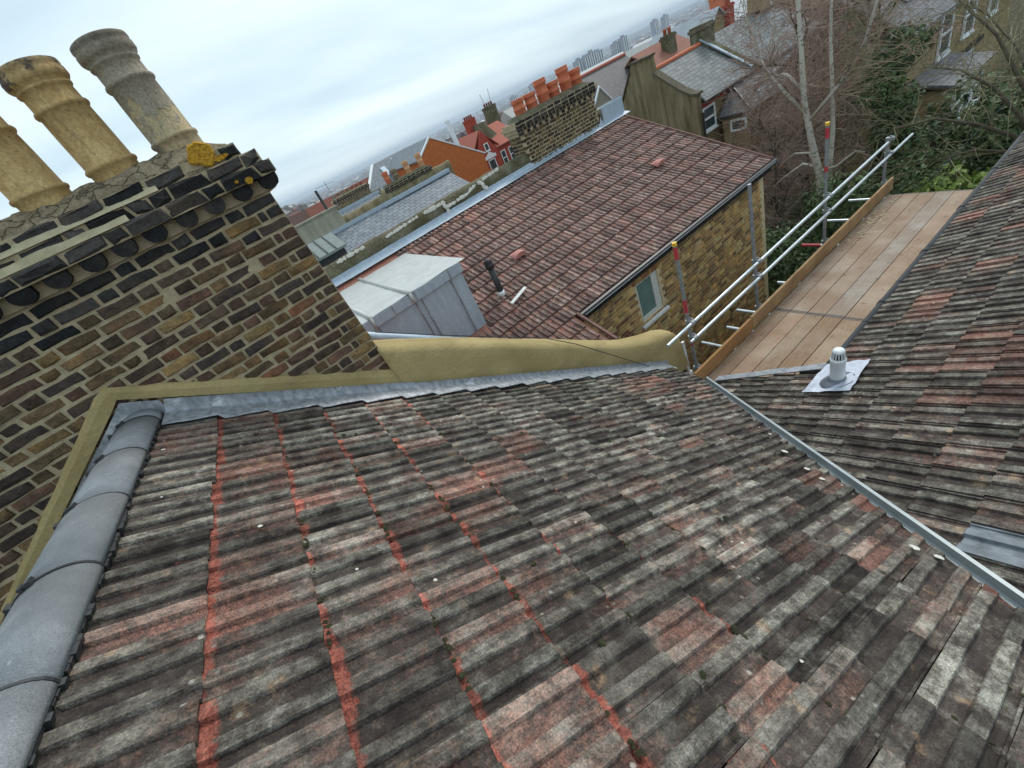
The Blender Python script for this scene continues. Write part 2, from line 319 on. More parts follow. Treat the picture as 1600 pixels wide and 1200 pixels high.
M_ORANGE = wallbrick('orange_brick_wall', (.50, .125, .032), (.58, .17, .05), (.40, .11, .04), (.42, .16, .07), 'X')
M_REDB = wallbrick('red_brick_wall', (.36, .055, .035), (.44, .08, .05), (.28, .05, .035), (.34, .10, .07), 'X')
M_REDROOF = simple('red_clay_roof', (.34, .085, .055), (.46, .15, .10), 10, .85)
M_BROWNROOF = simple('brown_tile_roof', (.20, .075, .05), (.30, .13, .09), 10, .85)
M_WIN = simple('window_white', (.72, .74, .74), (.80, .82, .82), 10, .5)
def glass(name, c): 
    g = G(name); return g.out(g.mix(g.noise(4, 2), c, tuple(x * 1.8 for x in c)), .08, 0, None, .8)
M_GLASS = glass('dark_glass', (.03, .04, .045)); M_GLASSG = glass('frosted_green_glass', (.10, .17, .16))
M_CURT = simple('net_curtain', (.50, .53, .58), (.68, .70, .74), 8, .9)
M_PALER = simple('pale_slate_roof', (.27, .30, .33), (.36, .39, .42), .8, .6)
M_SKYL = simple('skylight_glass', (.55, .62, .68), (.66, .72, .77), 8, .2)
# ------------------------------------------------------------ roof tiles
def loc_attr(me, co=None):
    if 'Loc' in me.attributes: me.attributes.remove(me.attributes['Loc'])
    a = me.attributes.new('Loc', 'FLOAT_VECTOR', 'POINT'); n = len(me.vertices)
    if co is None: co = np.empty(n * 3, dtype=np.float32); me.vertices.foreach_get('co', co)
    a.data.foreach_set('vector', np.asarray(co, dtype=np.float32).ravel())
TW, TL = 0.2, 0.42
PROF = [(0.0015, .018), (.047, .0195), (.055, .003), (.060, 0), (.102, 0), (.106, .003), (.112, .0185), (.154, .0195), (.162, .003), (.167, 0), (.186, .0005), (.189, .0085), (.1985, .009)]
def tile_mesh(seed, mat, w=TW):
    rn = random.Random(seed); k = w / TW; ys = [-TL, -.2, -.006, 0.0]; vs_, fs_ = [], []
    n = len(PROF)
    for j, y in enumerate(ys):
        for x, z in PROF:
            vs_.append((x * k + rn.uniform(-.0012, .0012), y + (rn.uniform(-.004, .002) if j >= 2 else 0), z + rn.uniform(-.0008, .0008) - (.0035 if j == 3 else 0)))
    for j in range(len(ys) - 1):
        for i in range(n - 1): a = j * n + i; fs_.append((a, a + 1, a + n + 1, a + n))
    b = len(vs_); t = (len(ys) - 1) * n                       # tail face
    for x, z in PROF: vs_.append((x * k, -.002, -.015))
    for i in range(n - 1): fs_.append((t + i, t + i + 1, b + i + 1, b + i))
    c0 = len(vs_); vs_ += [(PROF[0][0] * k, -TL, -.015), (PROF[-1][0] * k, -TL, -.015)]
    fs_ += [(0, t, b, c0), (n - 1, c0 + 1, b + n - 1, t + n - 1)]
    me = bpy.data.meshes.new('tile'); me.from_pydata(vs_, [], fs_); me.update(); me.materials.append(mat); white_attr(me); loc_attr(me); return me
TILES = [tile_mesh(i, M_TILE) for i in range(6)]; TILESB = [tile_mesh(20 + i, M_TILEB, .2) for i in range(4)]; TILESG = [tile_mesh(40 + i, M_TILEG) for i in range(3)]
def tile_frame(o, x, y, n, tilt, rn, lift=0.0):
    y2 = (y * math.cos(tilt) + n * math.sin(tilt)); n2 = x.cross(y2)
    a = rn.gauss(0, .008) if rn.random() > .05 else rn.gauss(0, .025); x3 = (x * math.cos(a) + y2 * math.sin(a)); y3 = n2.cross(x3)
    return frame(o + n * (-.009 + lift + rn.uniform(-.002, .003)) + y * rn.gauss(0, .004), x3, y3, n2)
def clip_mesh(me, M, planes):           # cut a tile copy by world planes (point, normal kept side)
    bm = bmesh.new(); bm.from_mesh(me); bm.transform(M)
    for co, no in planes:
        g = bm.verts[:] + bm.edges[:] + bm.faces[:]
        bmesh.ops.bisect_plane(bm, geom=g, plane_co=co, plane_no=no, clear_outer=False, clear_inner=True)
    if not bm.faces: bm.free(); return None
    bm.transform(M.inverted()); m2 = bpy.data.meshes.new('tile'); bm.to_mesh(m2); bm.free(); m2.materials.append(me.materials[0])
    if 'Col' not in m2.color_attributes: white_attr(m2)
    loc_attr(m2)
    return m2

TH, HH, BETA = R(33.2), 1.19, R(-1.65)
RB = Matrix.Rotation(BETA, 3, 'Z')
nm = RB @ V((math.sin(TH), 0, math.cos(TH))); sdm = RB @ V((math.cos(TH), 0, -math.sin(TH))); um = RB @ V((0, 1, 0))
def mpt(s, u, n=0.0): return sdm * s + um * u + nm * (n - HH)
VA, VB = V((3.40, 2.57, -3.60)), V((1.61, -.11, -2.48))
vdir = (VB - VA).normalized(); vh = V((vdir.x, vdir.y, 0)).normalized()
VLEFT = V((vh.y, -vh.x, 0))             # horizontal normal of the valley
if VLEFT.x > 0: VLEFT = -VLEFT         # towards the main slope
TR = R(22.656); nr_ = V((0, math.sin(TR), math.cos(TR))); sdr = V((0, math.cos(TR), -math.sin(TR)))
DR = nr_.dot(VA)
def rpt(x, y, n=0.0): return V((x, y, (DR - nr_.y * y) / nr_.z)) + nr_ * n
def vside(p): return (p - VA).dot(VLEFT)

WALLY = 3.36                            # face of the party wall
main = thing('tiled_roof', mpt(1.5, 1.5), 'lichened grey and red concrete tile roof slope filling the foreground, with a grey ridge', 'roof')
dk = MB(); a_ = [mpt(-.62, -1.6, -.055), mpt(5.05, -1.6, -.055), mpt(5.05, 3.4, -.055), mpt(-.62, 3.4, -.055)]
dk.prism(a_, -nm * .05); deck = dk.build('roof_deck', M_CLIP, main)
rn = random.Random(11); tau = R(3.4); count = 0; extra = []
GA = .312
# which stretches of the slope carry old red tiles or pale lichen, in roof coordinates (s, u, radius, amount)
REDS = [(3.9, 2.9, .35, .9), (4.4, 2.75, .3, .9), (1.75, 1.0, .28, .5), (1.45, .45, .22, .5), (.35, 2.0, .5, .3), (-.2, 1.6, .6, .35), (.9, .55, .5, .35), (2.2, 1.5, .3, .5), (.6, 1.0, .4, .35), (2.6, 2.3, .35, .4)]
for k in range(0, 17):
    s = -.169 + GA * k
    for j in range(-8, 14):
        u = .653 + .2 * j               # right-hand joint of the tile, local x runs towards -u
        if u > 3.55: continue
        me = rn.choice(TILES); M = tile_frame(mpt(s, u), -um, sdm, nm, tau, rn, rn.choice((0, 0, .002, .004)) + (.005 if k < 6 else 0))
        cs = [M @ V((x, y, 0)) for x in (0, TW) for y in (-TL, 0)]
        sd = [vside(q) for q in cs]
        if max(sd) < .05: continue
        if min(q.x for q in cs) > 3.95: continue
        pl = []
        if min(sd) < .045: pl.append((VA + VLEFT * .045, VLEFT))
        if max(q.y for q in cs) > WALLY: pl.append((V((0, WALLY, 0)), V((0, -1, 0))))
        if k == 0: pl.append((mpt(-.62, 0), sdm))
        if pl:
            me = clip_mesh(me, M, pl)
            if me is None: continue
        red = .0
        for (a, b, r, am) in REDS:
            d = math.hypot(a - s, b - u)
            if d < r: red = max(red, am * rn.uniform(.3, 1))
        red *= .75
        if rn.random() < .16: red = max(red, rn.uniform(.2, .5))
        if 1 <= k <= 4: red = max(red, rn.uniform(.05, .55 - .06 * k))
        if k == 0: red = min(red, .25)
        lich = rn.uniform(.10, .85) + (.35 if (u > 2.2 and s < 1.6) else 0) + (.25 if 1. < s < 2.4 and u < 1.6 and rn.random() < .6 else 0)
        strip = 0
        if 1 <= k <= 6:
            strip = (1.15, 1.0, 1.0, .95, .75, .35)[k - 1] * max(.35, rn.gauss(1, .25))
            if k >= 5 and u < .9: strip *= .4
        if k == 0: strip = 0
        o = inst('tile', me, main, M, (min(lich, 1.1), red, .5 * rn.uniform(.62, 1.32), strip)); count += 1
# far slope beyond the ridge, seen only from elsewhere
sdl = RB @ V((-math.cos(TH), 0, -math.sin(TH))); nl = RB @ V((-math.sin(TH), 0, math.cos(TH)))
apex = mpt(-.655, 0)
lt = []
for k in range(0, 6):
    for j in range(-2, 14):
        o = apex + sdl * (.45 + GA * k) + um * (.5 + .2 * (j - 1)); M = tile_frame(o, um, sdl, nl, tau, rn)
        if (M @ V((TW, 0, 0))).y < WALLY: lt.append((rn.choice(TILES), M, (.6, .2, .5 * rn.uniform(.7, 1.2), 0)))
join_instances('tile_field', lt, M_TILE, main)

# ridge tiles with union clips
def ridge_pt(a, grow=0.0, u=0.0):       # a: -1 left foot .. 1 right foot
    q = a * R(98); x = math.sin(q) * (.120 + grow); z = math.cos(q) * (.072 + grow)
    c = mpt(-.613, u); return c + RB @ V((x, 0, z - .045))
us = [3.16 - .4745 * i for i in range(0, 9)]
NA = 16
for i in range(len(us)):
    u1 = 3.33 if i == 0 else us[i - 1] - .006; u0 = us[i] + .004
    rg = MB()
    for gr in (.012, 0.0):
        rg.v += [tuple(ridge_pt(-1 + 2 * a / NA, gr, u)) for u in (u0, u1) for a in range(NA + 1)]
    m = NA + 1
    for a in range(NA): rg.f += [(a, a + 1, m + a + 1, m + a), (2 * m + a, 3 * m + a, 3 * m + a + 1, 2 * m + a + 1), (a, 2 * m + a, 2 * m + a + 1, a + 1), (m + a, m + a + 1, 3 * m + a + 1, 3 * m + a)]
    rg.f += [(0, m, 3 * m, 2 * m), (NA, 2 * m + NA, 3 * m + NA, m + NA)]
    for q in range(len(rg.v)): rg.v[q] = tuple(V(rg.v[q]) + V((0, 0, ((i * 37) % 7 - 3) * .0012)))
    ro = rg.build('ridge_tile', M_RIDGE, main, True)
    for p in ro.data.polygons[:0]: pass
    cl = MB(); uu = us[i] - .001
    cl.v += [tuple(ridge_pt(-1 + 2 * a / NA, g2, uu + d)) for g2 in (.004, .0145) for d in (-.005, .005) for a in range(NA + 1)]
    for a in range(NA): cl.f += [(2 * m + a, 3 * m + a, 3 * m + a + 1, 2 * m + a + 1), (a, 2 * m + a, 2 * m + a + 1, a + 1), (m + a, m + a + 1, 3 * m + a + 1, 3 * m + a)]
    for a, hw in ((-.12, .020), (-.62, .022)):
        p = ridge_pt(a, .018, uu); t = (ridge_pt(a + .05, .018, uu) - ridge_pt(a - .05, .018, uu)).normalized(); nn = t.cross(um)
        cl.obox(p - t * hw - um * .010 - nn * .012, t * hw * 2, um * .020, nn * .018); 
        for sgn in (-1, 1): cl.obox(p + t * hw * sgn * .75 - t * .006 - um * .015 - nn * .012, t * .012, um * .030, nn * .020)
    put(bpy.data.objects.new('ridge_clip', cl.mesh('ridge_clip', M_CLIP)), ro)
rr = MB(); N = 170
for i in range(N):                      # crumpled ridge roll showing under the right-hand edge
    u = -.9 + 4.2 * i / N; d = .014 * random.random()
    rr.obox(mpt(-.545, u, -.006), sdm * (.070 + d * 1.2), um * .0235, nm * (.018 + d))
rr.build('ridge_roll', M_CLIP, main)
# lead apron against the party wall
fl = MB(); ns = 150; row = []
for i in range(ns + 1):
    s = -.46 + 5.35 * i / ns
    step = ((s + .169) / GA) % 1.0
    h0 = .014 + .018 * step + random.uniform(-.001, .001); hb2 = .024
    p = mpt(s, 0); x = p.x
    def at(Y, hh):                      # point of the roof surface over plan (x along s, fixed Y)
        u = (Y - (sdm.y * s + nm.y * (hh - HH))) / um.y
        return mpt(s, u, hh)
    wo = .034 if x < .37 else .066
    edge = 3.13 + .03 * step + random.uniform(-.004, .004)
    row.append([at(edge, h0 - .004), at(edge + .008, h0 + .004), at(3.25, h0 + .008), at(WALLY - wo - .016, hb2 + .006), at(WALLY - wo, hb2 + .018), at(WALLY - wo, hb2 + .062 + .032 * min(max((.4 - x) / 1.35, 0), 1))])
for r_ in row: fl.v += [tuple(q) for q in r_]
for i in range(ns):
    for k in range(5): a = i * 6 + k; fl.f.append((a, a + 6, a + 7, a + 1))
flo = fl.build('lead_flashing', M_LEAD, main, True)
fl2 = MB()                              # lead saddle where ridge meets chimney, then down the far slope
pts = [(-.90, -.65), (-1.0, -.58), (-1.06, -.545), (-1.12, -.585), (-1.33, -.71), (-1.66, -.905), (-2.32, -1.30), (-3.2, -1.83)]
for (x, z) in pts: fl2.v += [(x, WALLY - .030, z + .01), (x, WALLY - .031, z - .10), (x, WALLY - .033, z - .20), (x, WALLY - .04, z - .34)]
for i in range(len(pts) - 1):
    for k in range(3): a = i * 4 + k; fl2.f.append((a, a + 1, a + 5, a + 4))
fl2.build('lead_saddle', M_LEAD, main, True)
# valley trim: a raised metal bar with a flange each side
vt = MB(); e0 = VA + vdir * -.08; e1 = VB + vdir * .9; dd = (e1 - e0); vup = V((0, 0, 1)); sidev = VLEFT
vt.obox(e0 + sidev * -.008 + vup * -.03, sidev * .020, dd, vup * .085); 
vt.obox(e0 + sidev * .012 + vup * -.035, sidev * .055, dd, vup * .030)
vt.obox(e0 - sidev * .045 + vup * -.045, sidev * .037, dd, vup * .022)
vt.build('valley_trim', M_TRIM, main)
# moss cushions in the joints and dropped mortar on the tiles
ms = MB(); rn = random.Random(5)
def cushion(mb, p, n, r, rn, sq=.55, k=7):
    a = n.orthogonal().normalized(); b = n.cross(a); rings = [(1., -.1), (.85, .45), (.5, .85)]; vs_ = []
    for (q, h) in rings:
        for i in range(k): t = 2 * math.pi * i / k; f = rn.uniform(.75, 1.25); vs_.append(p + (a * math.cos(t) + b * math.sin(t)) * r * q * f + n * r * sq * h * rn.uniform(.8, 1.2))
    vs_.append(p + n * r * sq); fs_ = []
    for j in range(2):
        for i in range(k): fs_.append((j * k + i, j * k + (i + 1) % k, (j + 1) * k + (i + 1) % k, (j + 1) * k + i))
    for i in range(k): fs_.append((2 * k + i, 2 * k + (i + 1) % k, 3 * k))
    mb.add(vs_, fs_)
for i in range(150):
    k = rn.choice((1, 1, 2, 2, 3, 3, 3, 4, 4, 5, 5, 6, 7, 8)); s = -.169 + GA * k + .012; u = rn.uniform(-.4, 3.0)
    p = mpt(s, u, -.004)
    if vside(p) < .06: continue
    for q in range(rn.randint(1, 4)): cushion(ms, p + um * rn.uniform(-.02, .02) + sdm * rn.uniform(-.004, .008), nm, rn.uniform(.004, .013), rn)
for i in range(26):
    s = rn.uniform(-.1, 2.2); u = rn.uniform(.2, 2.8); p = mpt(s, u, .004)
    if vside(p) > .1: cushion(ms, p, nm, rn.uniform(.006, .016), rn)
ms.build('moss', M_MOSS, main, False, 'stuff')
dr = MB()
for i in range(20):
    k = rn.randint(0, 14); s = -.169 + GA * k - rn.uniform(.03, .25); u = rn.uniform(.1, 3.1); p = mpt(s, u, .010)
    if vside(p) < .1: continue
    r0 = rn.uniform(.004, .010); cushion(dr, p, nm, r0, rn, .12, 9)
for t in (.08, .10, .30, .34, .42, .52):
    p = VB.lerp(VA, t) + VLEFT * rn.uniform(.1, .2); p = p + V((0, 0, 1)) * (-(nm.dot(p) + HH - .012) / nm.z)
    cushion(dr, p, nm, rn.uniform(.014, .026), rn, .12)
dr.build('mortar_droppings', M_WMORT, main, False, 'stuff')

# ------------------------------------------------------------ rear wing roof on the right, across the valley
wing = thing('tiled_roof', rpt(6, .5), 'grey and brown tiled rear wing roof on the right, beyond the valley', 'roof')
dk = MB(); dk.prism([rpt(1.55, -.2, -.055), rpt(12.5, -2.2, -.055), rpt(12.5, 1.36, -.055), rpt(3.5, 1.36, -.055), rpt(3.40, 2.5, -.055)], -nr_ * .05)
dk.build('roof_deck', M_CLIP, wing)
rn = random.Random(23); tr2 = R(3.8); rest = []; X_ = V((1, 0, 0)); GR = .25
for k in range(-5, 9):
    y = 1.385 - GR * k
    for i in range(0, 56):
        x = 1.4 + .2 * i
        me = rn.choice(TILES); M = tile_frame(rpt(x, y), X_, sdr, nr_, tr2, rn)
        cs = [M @ V((a, b, 0)) for a in (0, TW) for b in (-TL, 0)]; sd = [vside(q) for q in cs]
        if min(sd) > -.02: continue
        vx = 3.44 + .09 * (2.57 - y)
        if k < 0 and x > vx: continue
        pl = []
        if max(sd) > -.02: pl.append((VA - VLEFT * .02, -VLEFT))
        if k < 0 and x + TW > vx: pl.append((V((vx, 0, 0)), V((-1, 0, 0))))
        red = rn.uniform(.25, .6) if rn.random() < .1 else rn.uniform(0, .2)
        if .2 < y < .75 and 2.6 < x < 3.8 and rn.random() < .5: red = rn.uniform(.45, .75)
        if y < .2 and 2.5 < x: red = rn.uniform(.2, .5)
        val = .5 * rn.uniform(.75, 1.2); lich = rn.uniform(.2, .7); al = 0.
        if -.45 < y < .16 and 1.3 < x < 2.0 and vside(rpt(x + .1, y)) < -.03: me = rn.choice(TILESG)
        if x > 6.8 + (y - .6) * 5.2:
            if not pl: rest.append((me, M, (lich, red, val, al)))
            continue
        if pl:
            me = clip_mesh(me, M, pl)
            if me is None: continue
        inst('tile', me, wing, M, (lich, red, val, al))
if rest: join_instances('tile_field', rest, M_TILE, wing)
gt = MB()
for i in range(12):                     # gutter trough in lengths
    x0 = 3.62 + i * .8; gt.tube([(x0, 1.435, -3.205), (x0 + .79, 1.435, -3.205)], .045, 8)
gt.build('gutter', M_BLACK, wing)
br = MB()
for i in range(8): br.tube([(3.7 + i * 1.1, 1.435, -3.205), (3.75 + i * 1.1, 1.435, -3.205)], .052, 8)
br.build('gutter_joint', M_BLACK, wing)
wl = MB(); wl.box((3.55, -2.2, GZ), (12.4, 1.22, -3.22)); wl.build('wall', M_WBX, wing)
fa = MB(); fa.box((3.56, 1.22, -3.32), (12.4, 1.36, -3.14)); fa.build('fascia', M_BLACK, wing)
vg = MB(); rn = random.Random(9)
for i in range(6):                      # lead pieces along the cut edge of the lower corner
    t0, t1 = i / 6, (i + 1.03) / 6; p0 = rpt(3.44, 2.5).lerp(rpt(3.545, 1.44), t0); p1 = rpt(3.44, 2.5).lerp(rpt(3.545, 1.44), t1)
    vg.obox(p0 + V((-.05, 0, .016 + rn.uniform(0, .006))), V((.095, 0, 0)), p1 - p0, V((0, 0, .012)))
vg.build('verge_strip', M_LEAD, wing)
lw = MB(); lw.box((-1.2, -2.4, GZ), (3.74, WALLY + .3, -4.22)); lw.build('lower_wall', M_WBX, wing)

# flue terminal
FP = rpt(3.30, 1.235)
fl = thing('flue_terminal', FP, 'white flue terminal with black slots standing on a lead patch in the roof tiles', 'flue')
pd = MB(); q = [rpt(3.13, 1.43, .018), rpt(3.14, 1.07, .02), rpt(3.6, 1.10, .02), rpt(3.58, 1.42, .018)]
pd.v = []; nn = 8
for a in range(nn + 1):
    for b in range(nn + 1):
        p = q[0].lerp(q[1], b / nn).lerp(q[3].lerp(q[2], b / nn), a / nn); pd.v.append(tuple(p + nr_ * random.uniform(-.002, .012)))
pd.f = [(a * (nn + 1) + b, a * (nn + 1) + b + 1, (a + 1) * (nn + 1) + b + 1, (a + 1) * (nn + 1) + b) for a in range(nn) for b in range(nn)]
M_LEADL = lead('bright_lead', (.44, .47, .55), (.60, .63, .72), (.72, .74, .80)); M_LEADL.name = 'bright_lead'
pd.build('lead_patch', M_LEADL, fl, True)
ba = MB(); ba.lathe([(.130, -.025), (.125, -.008), (.085, .0), (.064, .012), (.062, .03)], (FP.x, FP.y, FP.z + .035), 20)
for i, v_ in enumerate(ba.v): d = V(v_) - FP; ba.v[i] = (v_[0], v_[1], v_[2] - (d.y * math.tan(TR)) * (1 if i < 40 else .2))
ba.build('collar', simple('lead_collar', (.10, .115, .14), (.20, .22, .26), 14, .5, .2), fl, True)
pp = MB(); pp.lathe([(.052, .06), (.055, .07), (.055, .24), (.058, .245), (.058, .27), (.052, .275)], FP, 24); pp.build('pipe', M_WHITE, fl, True)
cg = MB(); cg.lathe([(.040, .272), (.038, .335)], FP, 20); cg.build('slot_core', M_BLACK, fl, True)
for i in range(14):
    t = 2 * math.pi * i / 14; cb = MB(); d = V((math.cos(t), math.sin(t), 0)); e = V((-math.sin(t), math.cos(t), 0))
    cb.add([FP + d * r + e * sg * .0036 + V((0, 0, z)) for z, r in ((.270, .054), (.345, .044)) for r, sg in ((r, -1), (r, 1), (r - .009, 1), (r - .009, -1))], [(0, 1, 5, 4), (1, 2, 6, 5), (2, 3, 7, 6), (3, 0, 4, 7)])
    cb.build('slot_bar', M_WHITE, fl)
cp = MB(); cp.lathe([(.045, .338), (.046, .345), (.040, .362), (.026, .370), (.005, .373)], FP, 20); cp.build('cap', M_WHITE, fl, True)

# ------------------------------------------------------------ party wall parapet, freshly rendered
pw = thing('parapet_wall', (2.1, 3.5, -4), 'freshly rendered khaki parapet wall running down beside the roof to a rounded hump', 'wall')
tops = [(.43, -1.135), (.52, -1.19), (1.03, -1.52), (1.37, -1.755), (1.85, -2.10), (2.36, -2.465), (2.8, -2.78), (3.1, -2.98), (3.3, -3.085), (3.44, -3.15), (3.6, -3.20), (3.75, -3.25), (3.86, -3.33), (3.93, -3.44), (3.97, -3.6)]
pb = MB(); NS = 90; NR = 16
def interp(tb, x):
    for (a, b), (c, d) in zip(tb, tb[1:]):
        if x <= c: return b + (d - b) * (x - a) / (c - a)
    return tb[-1][1]
for i in range(NS + 1):
    x = .43 + (3.97 - .43) * i / NS; zt = interp(tops, x); zb = (-HH - nm.x * x - nm.y * WALLY) / nm.z - .25
    swell = .006 if x < 3.2 else .006 + .05 * math.sin((x - 3.2) / .7 * math.pi / 2)
    for k in range(NR + 1):
        t = k / NR                       # up the front, over the rounded top, down the back
        if t < .45: y, z = -.02, zb + (zt - .075 - zb) * t / .45
        elif t < .75: q = (t - .45) / .3 * math.pi; y, z = -.02 + .165 * (1 - math.cos(q)), zt - .075 + .075 * math.sin(q) ** .8
        else: y, z = .31, zt - .075 + (zb - .5 - zt + .075) * (t - .75) / .25
        f = MN.noise(V((x * 2.6, t * 5, 1))) * .013 + MN.noise(V((x * 9, t * 15, 4))) * .006
        y2 = WALLY + y - (swell * math.sin(min(t / .45, 1) * math.pi) * .6 if t < .45 else 0)
        pb.v.append((x, y2 - (f if t < .6 else -f), z + f * .8 * (t > .4)))
for i in range(NS):
    for k in range(NR): a = i * (NR + 1) + k; pb.f.append((a, a + NR + 1, a + NR + 2, a + 1))
pb.f += [tuple(range(NR + 1)), tuple(range(NS * (NR + 1), (NS + 1) * (NR + 1)))[::-1]]
pb.build('rendered_body', M_KHAKI, pw, True)
es = MB(); es.obox((3.945, WALLY - .05, -4.12), (.045, 0, 0), (0, .03, 0), (-.01, 0, .56)); es.obox((3.88, WALLY - .07, -4.14), (.13, 0, 0), (0, .05, 0), (0, 0, .035)); es.build('edge_bead', M_WHITE, pw)
lb = MB(); lb.box((.4, WALLY + .0, GZ), (3.88, WALLY + .3, -4.05)); lb.build('lower_wall', M_WBX, pw)
bs = MB(); bs.obox((3.72, WALLY - .25, -4.06), (.18, .02, -.01), (-.02, .22, .01), (.01, 0, .05)); bs.build('black_sheet', M_BLACK, pw)

# ------------------------------------------------------------ chimney stack
ch = thing('chimney_stack', (-1, 3.6, -1.4), 'old soot-dark brick chimney stack at left with buff pots, corbels and orange lichen', 'chimney')
def brick_mesh(seed, L_, H_, D_, rough=.004, c=.007, mat=None):
    rn = random.Random(seed); j = lambda s=rough: rn.uniform(-s, s)
    vs_ = []
    for y, ins in ((0, c), (c, 0), (D_, 0)):
        for x, z in ((ins, ins), (L_ / 2, ins), (L_ - ins, ins), (L_ - ins, H_ - ins), (L_ / 2, H_ - ins), (ins, H_ - ins)):
            vs_.append((x + j(), y + j(), z + j()))
    fs_ = [(0, 1, 2, 3, 4, 5)]
    for r in range(2):
        for i in range(6): a, b = r * 6 + i, r * 6 + (i + 1) % 6; fs_.append((b, a, a + 6, b + 6))
    me = bpy.data.meshes.new('brick'); me.from_pydata(vs_, [], fs_); me.update(); me.materials.append(mat or M_BRICK); white_attr(me); return me
STRY = [brick_mesh(i, .211, .063, .1, .003, .005, M_BRICKY) for i in range(5)]; HDRY = [brick_mesh(10 + i, .099, .063, .1, .003, .005, M_BRICKY) for i in range(4)]
STR = [brick_mesh(i, .207, .058, .1, .0055, .009) for i in range(7)]; HDR = [brick_mesh(10 + i, .095, .058, .1, .0055, .009) for i in range(5)]
STRR = [brick_mesh(50 + i, .211, .066, .12, .009, .014) for i in range(6)]; HDRR = [brick_mesh(60 + i, .101, .066, .12, .009, .014) for i in range(5)]
DARKC = [(.070, .048, .036), (.052, .040, .034), (.085, .060, .042), (.10, .070, .042), (.060, .046, .038), (.12, .082, .046), (.095, .058, .042)]
WARMC = [(.16, .105, .050), (.14, .085, .045), (.19, .13, .060), (.15, .075, .045), (.17, .12, .055)]
SOOT = [(.030, .029, .030), (.040, .037, .036), (.055, .050, .046), (.022, .022, .023)]
core = MB(); core.box((-3.4, WALLY + .009, -3.0), (.445, WALLY + .60, .12)); core.build('mortar_core', M_MORT, ch)
def roofline(x):                        # top of the rendered band against the wall
    if x > -1.1: return -.40 - (x + 1.1) * .662
    return -.42 + (x + 1.1) * .635
rn = random.Random(3); lay = []
for r in range(0, 34):
    z = .045 - .075 * r; x = .46; seq = ['S', 'H'] * 14 if r % 2 == 0 else ['H', 'C'] + ['S', 'H'] * 14
    for kd in seq:
        if rn.random() < .10 and kd == 'H': kd = 'S'
        ln = {'S': .225, 'H': .1125, 'C': .05625}[kd]; x -= ln
        if x < -3.1: break
        if z + .07 < roofline(x + ln / 2) - .10: continue
        lay.append((x + rn.uniform(-.002, .002), z + rn.uniform(-.0025, .0025), {'S': False, 'H': True, 'C': None}[kd], ln))
lay.sort(key=lambda t: (t[0] ** 2 + WALLY ** 2 + t[1] ** 2)); far = []
for i, (x, z, hd, ln) in enumerate(lay):
    me = rn.choice(HDR if hd else STR); h = (z + 1.4) / 1.5
    pool = SOOT if z > -.05 + rn.uniform(-.08, .05) else (DARKC if rn.random() < .40 + .40 * h else WARMC + DARKC)
    c = rn.choice(pool); f = rn.uniform(.95, 1.8)
    if hd is None: me = HDR[0]
    M = Matrix.Translation((x, WALLY + rn.uniform(-.010, .004), z)) @ Matrix.Rotation(rn.gauss(0, .014), 4, 'Y') @ Matrix.Rotation(rn.gauss(0, .02), 4, 'Z')
    if hd is None: M = M @ Matrix.Diagonal((.46, 1, 1, 1))
    c4 = (c[0] * f, c[1] * f, c[2] * f, 1)
    if x > -2.75 and i < 285: inst('brick', me, ch, M, c4)
    else: far.append((me, M, c4))
if far: join_instances('brick_field', far, M_BRICK, ch)
# oversailing courses: (z, projection, brick depth)
for (z, pr, xr) in ((.196, .085, .56), (.271, .055, .525), (.346, .022, .44)):
    cc = MB(); cc.box((-3.3, WALLY - pr + .012, z), (xr - .012, WALLY + .60 + pr, z + .073)); cc.build('mortar_course', M_MORT, ch)
    x = xr; q = 0
    while x > -1.9:
        hd = rn.random() < (.55 if pr == .085 else .4); ln = .1125 if hd else .225; x -= ln
        if z > .34 and x > .10 and x < .30: continue
        me = rn.choice(HDRR if hd else STRR); c = rn.choice(SOOT); f = rn.uniform(.9, 1.9)
        M = Matrix.Translation((x, WALLY - pr + rn.uniform(-.012, .008), z + .004)) @ Matrix.Rotation(rn.gauss(0, .012), 4, 'Y') @ Matrix.Rotation(rn.gauss(0, .02), 4, 'Z')
        inst('corbel_brick', me, ch, M, (c[0] * f, c[1] * f, c[2] * f, 1))
cc = MB(); cc.box((-3.3, WALLY - .012, .12), (.50, WALLY + .61, .196)); cc.build('mortar_course', M_MORT, ch)
x = .425; i = 0
def dentil(seed):
    rn = random.Random(seed); w = .118; prof = []
    for k in range(9):
        t = math.pi * k / 8; prof.append((w / 2 - math.cos(t) * w / 2, .045 - math.sin(t) * .045 * 1.05))
    prof += [(w, .074), (0, .074)]
    mb = MB(); n = len(prof); mb.add([(px + rn.uniform(-.003, .003), 0, pz) for px, pz in prof] + [(px, .12, pz) for px, pz in prof], [tuple(range(n))] + [(i2, n + i2, n + (i2 + 1) % n, (i2 + 1) % n) for i2 in range(n)])
    me = mb.mesh('dentil', M_BRICK); white_attr(me); return me
DEN = [dentil(k) for k in range(4)]
while x > -1.9:
    c = rn.choice(SOOT); f = rn.uniform(.8, 1.4)
    inst('dentil', rn.choice(DEN), ch, Matrix.Translation((x - .01, WALLY - .062 + rn.uniform(-.006, .006), .121)) @ Matrix.Rotation(rn.gauss(0, .02), 4, 'Z'), (c[0] * f, c[1] * f, c[2] * f, 1)); x -= .178 + rn.uniform(-.01, .01)
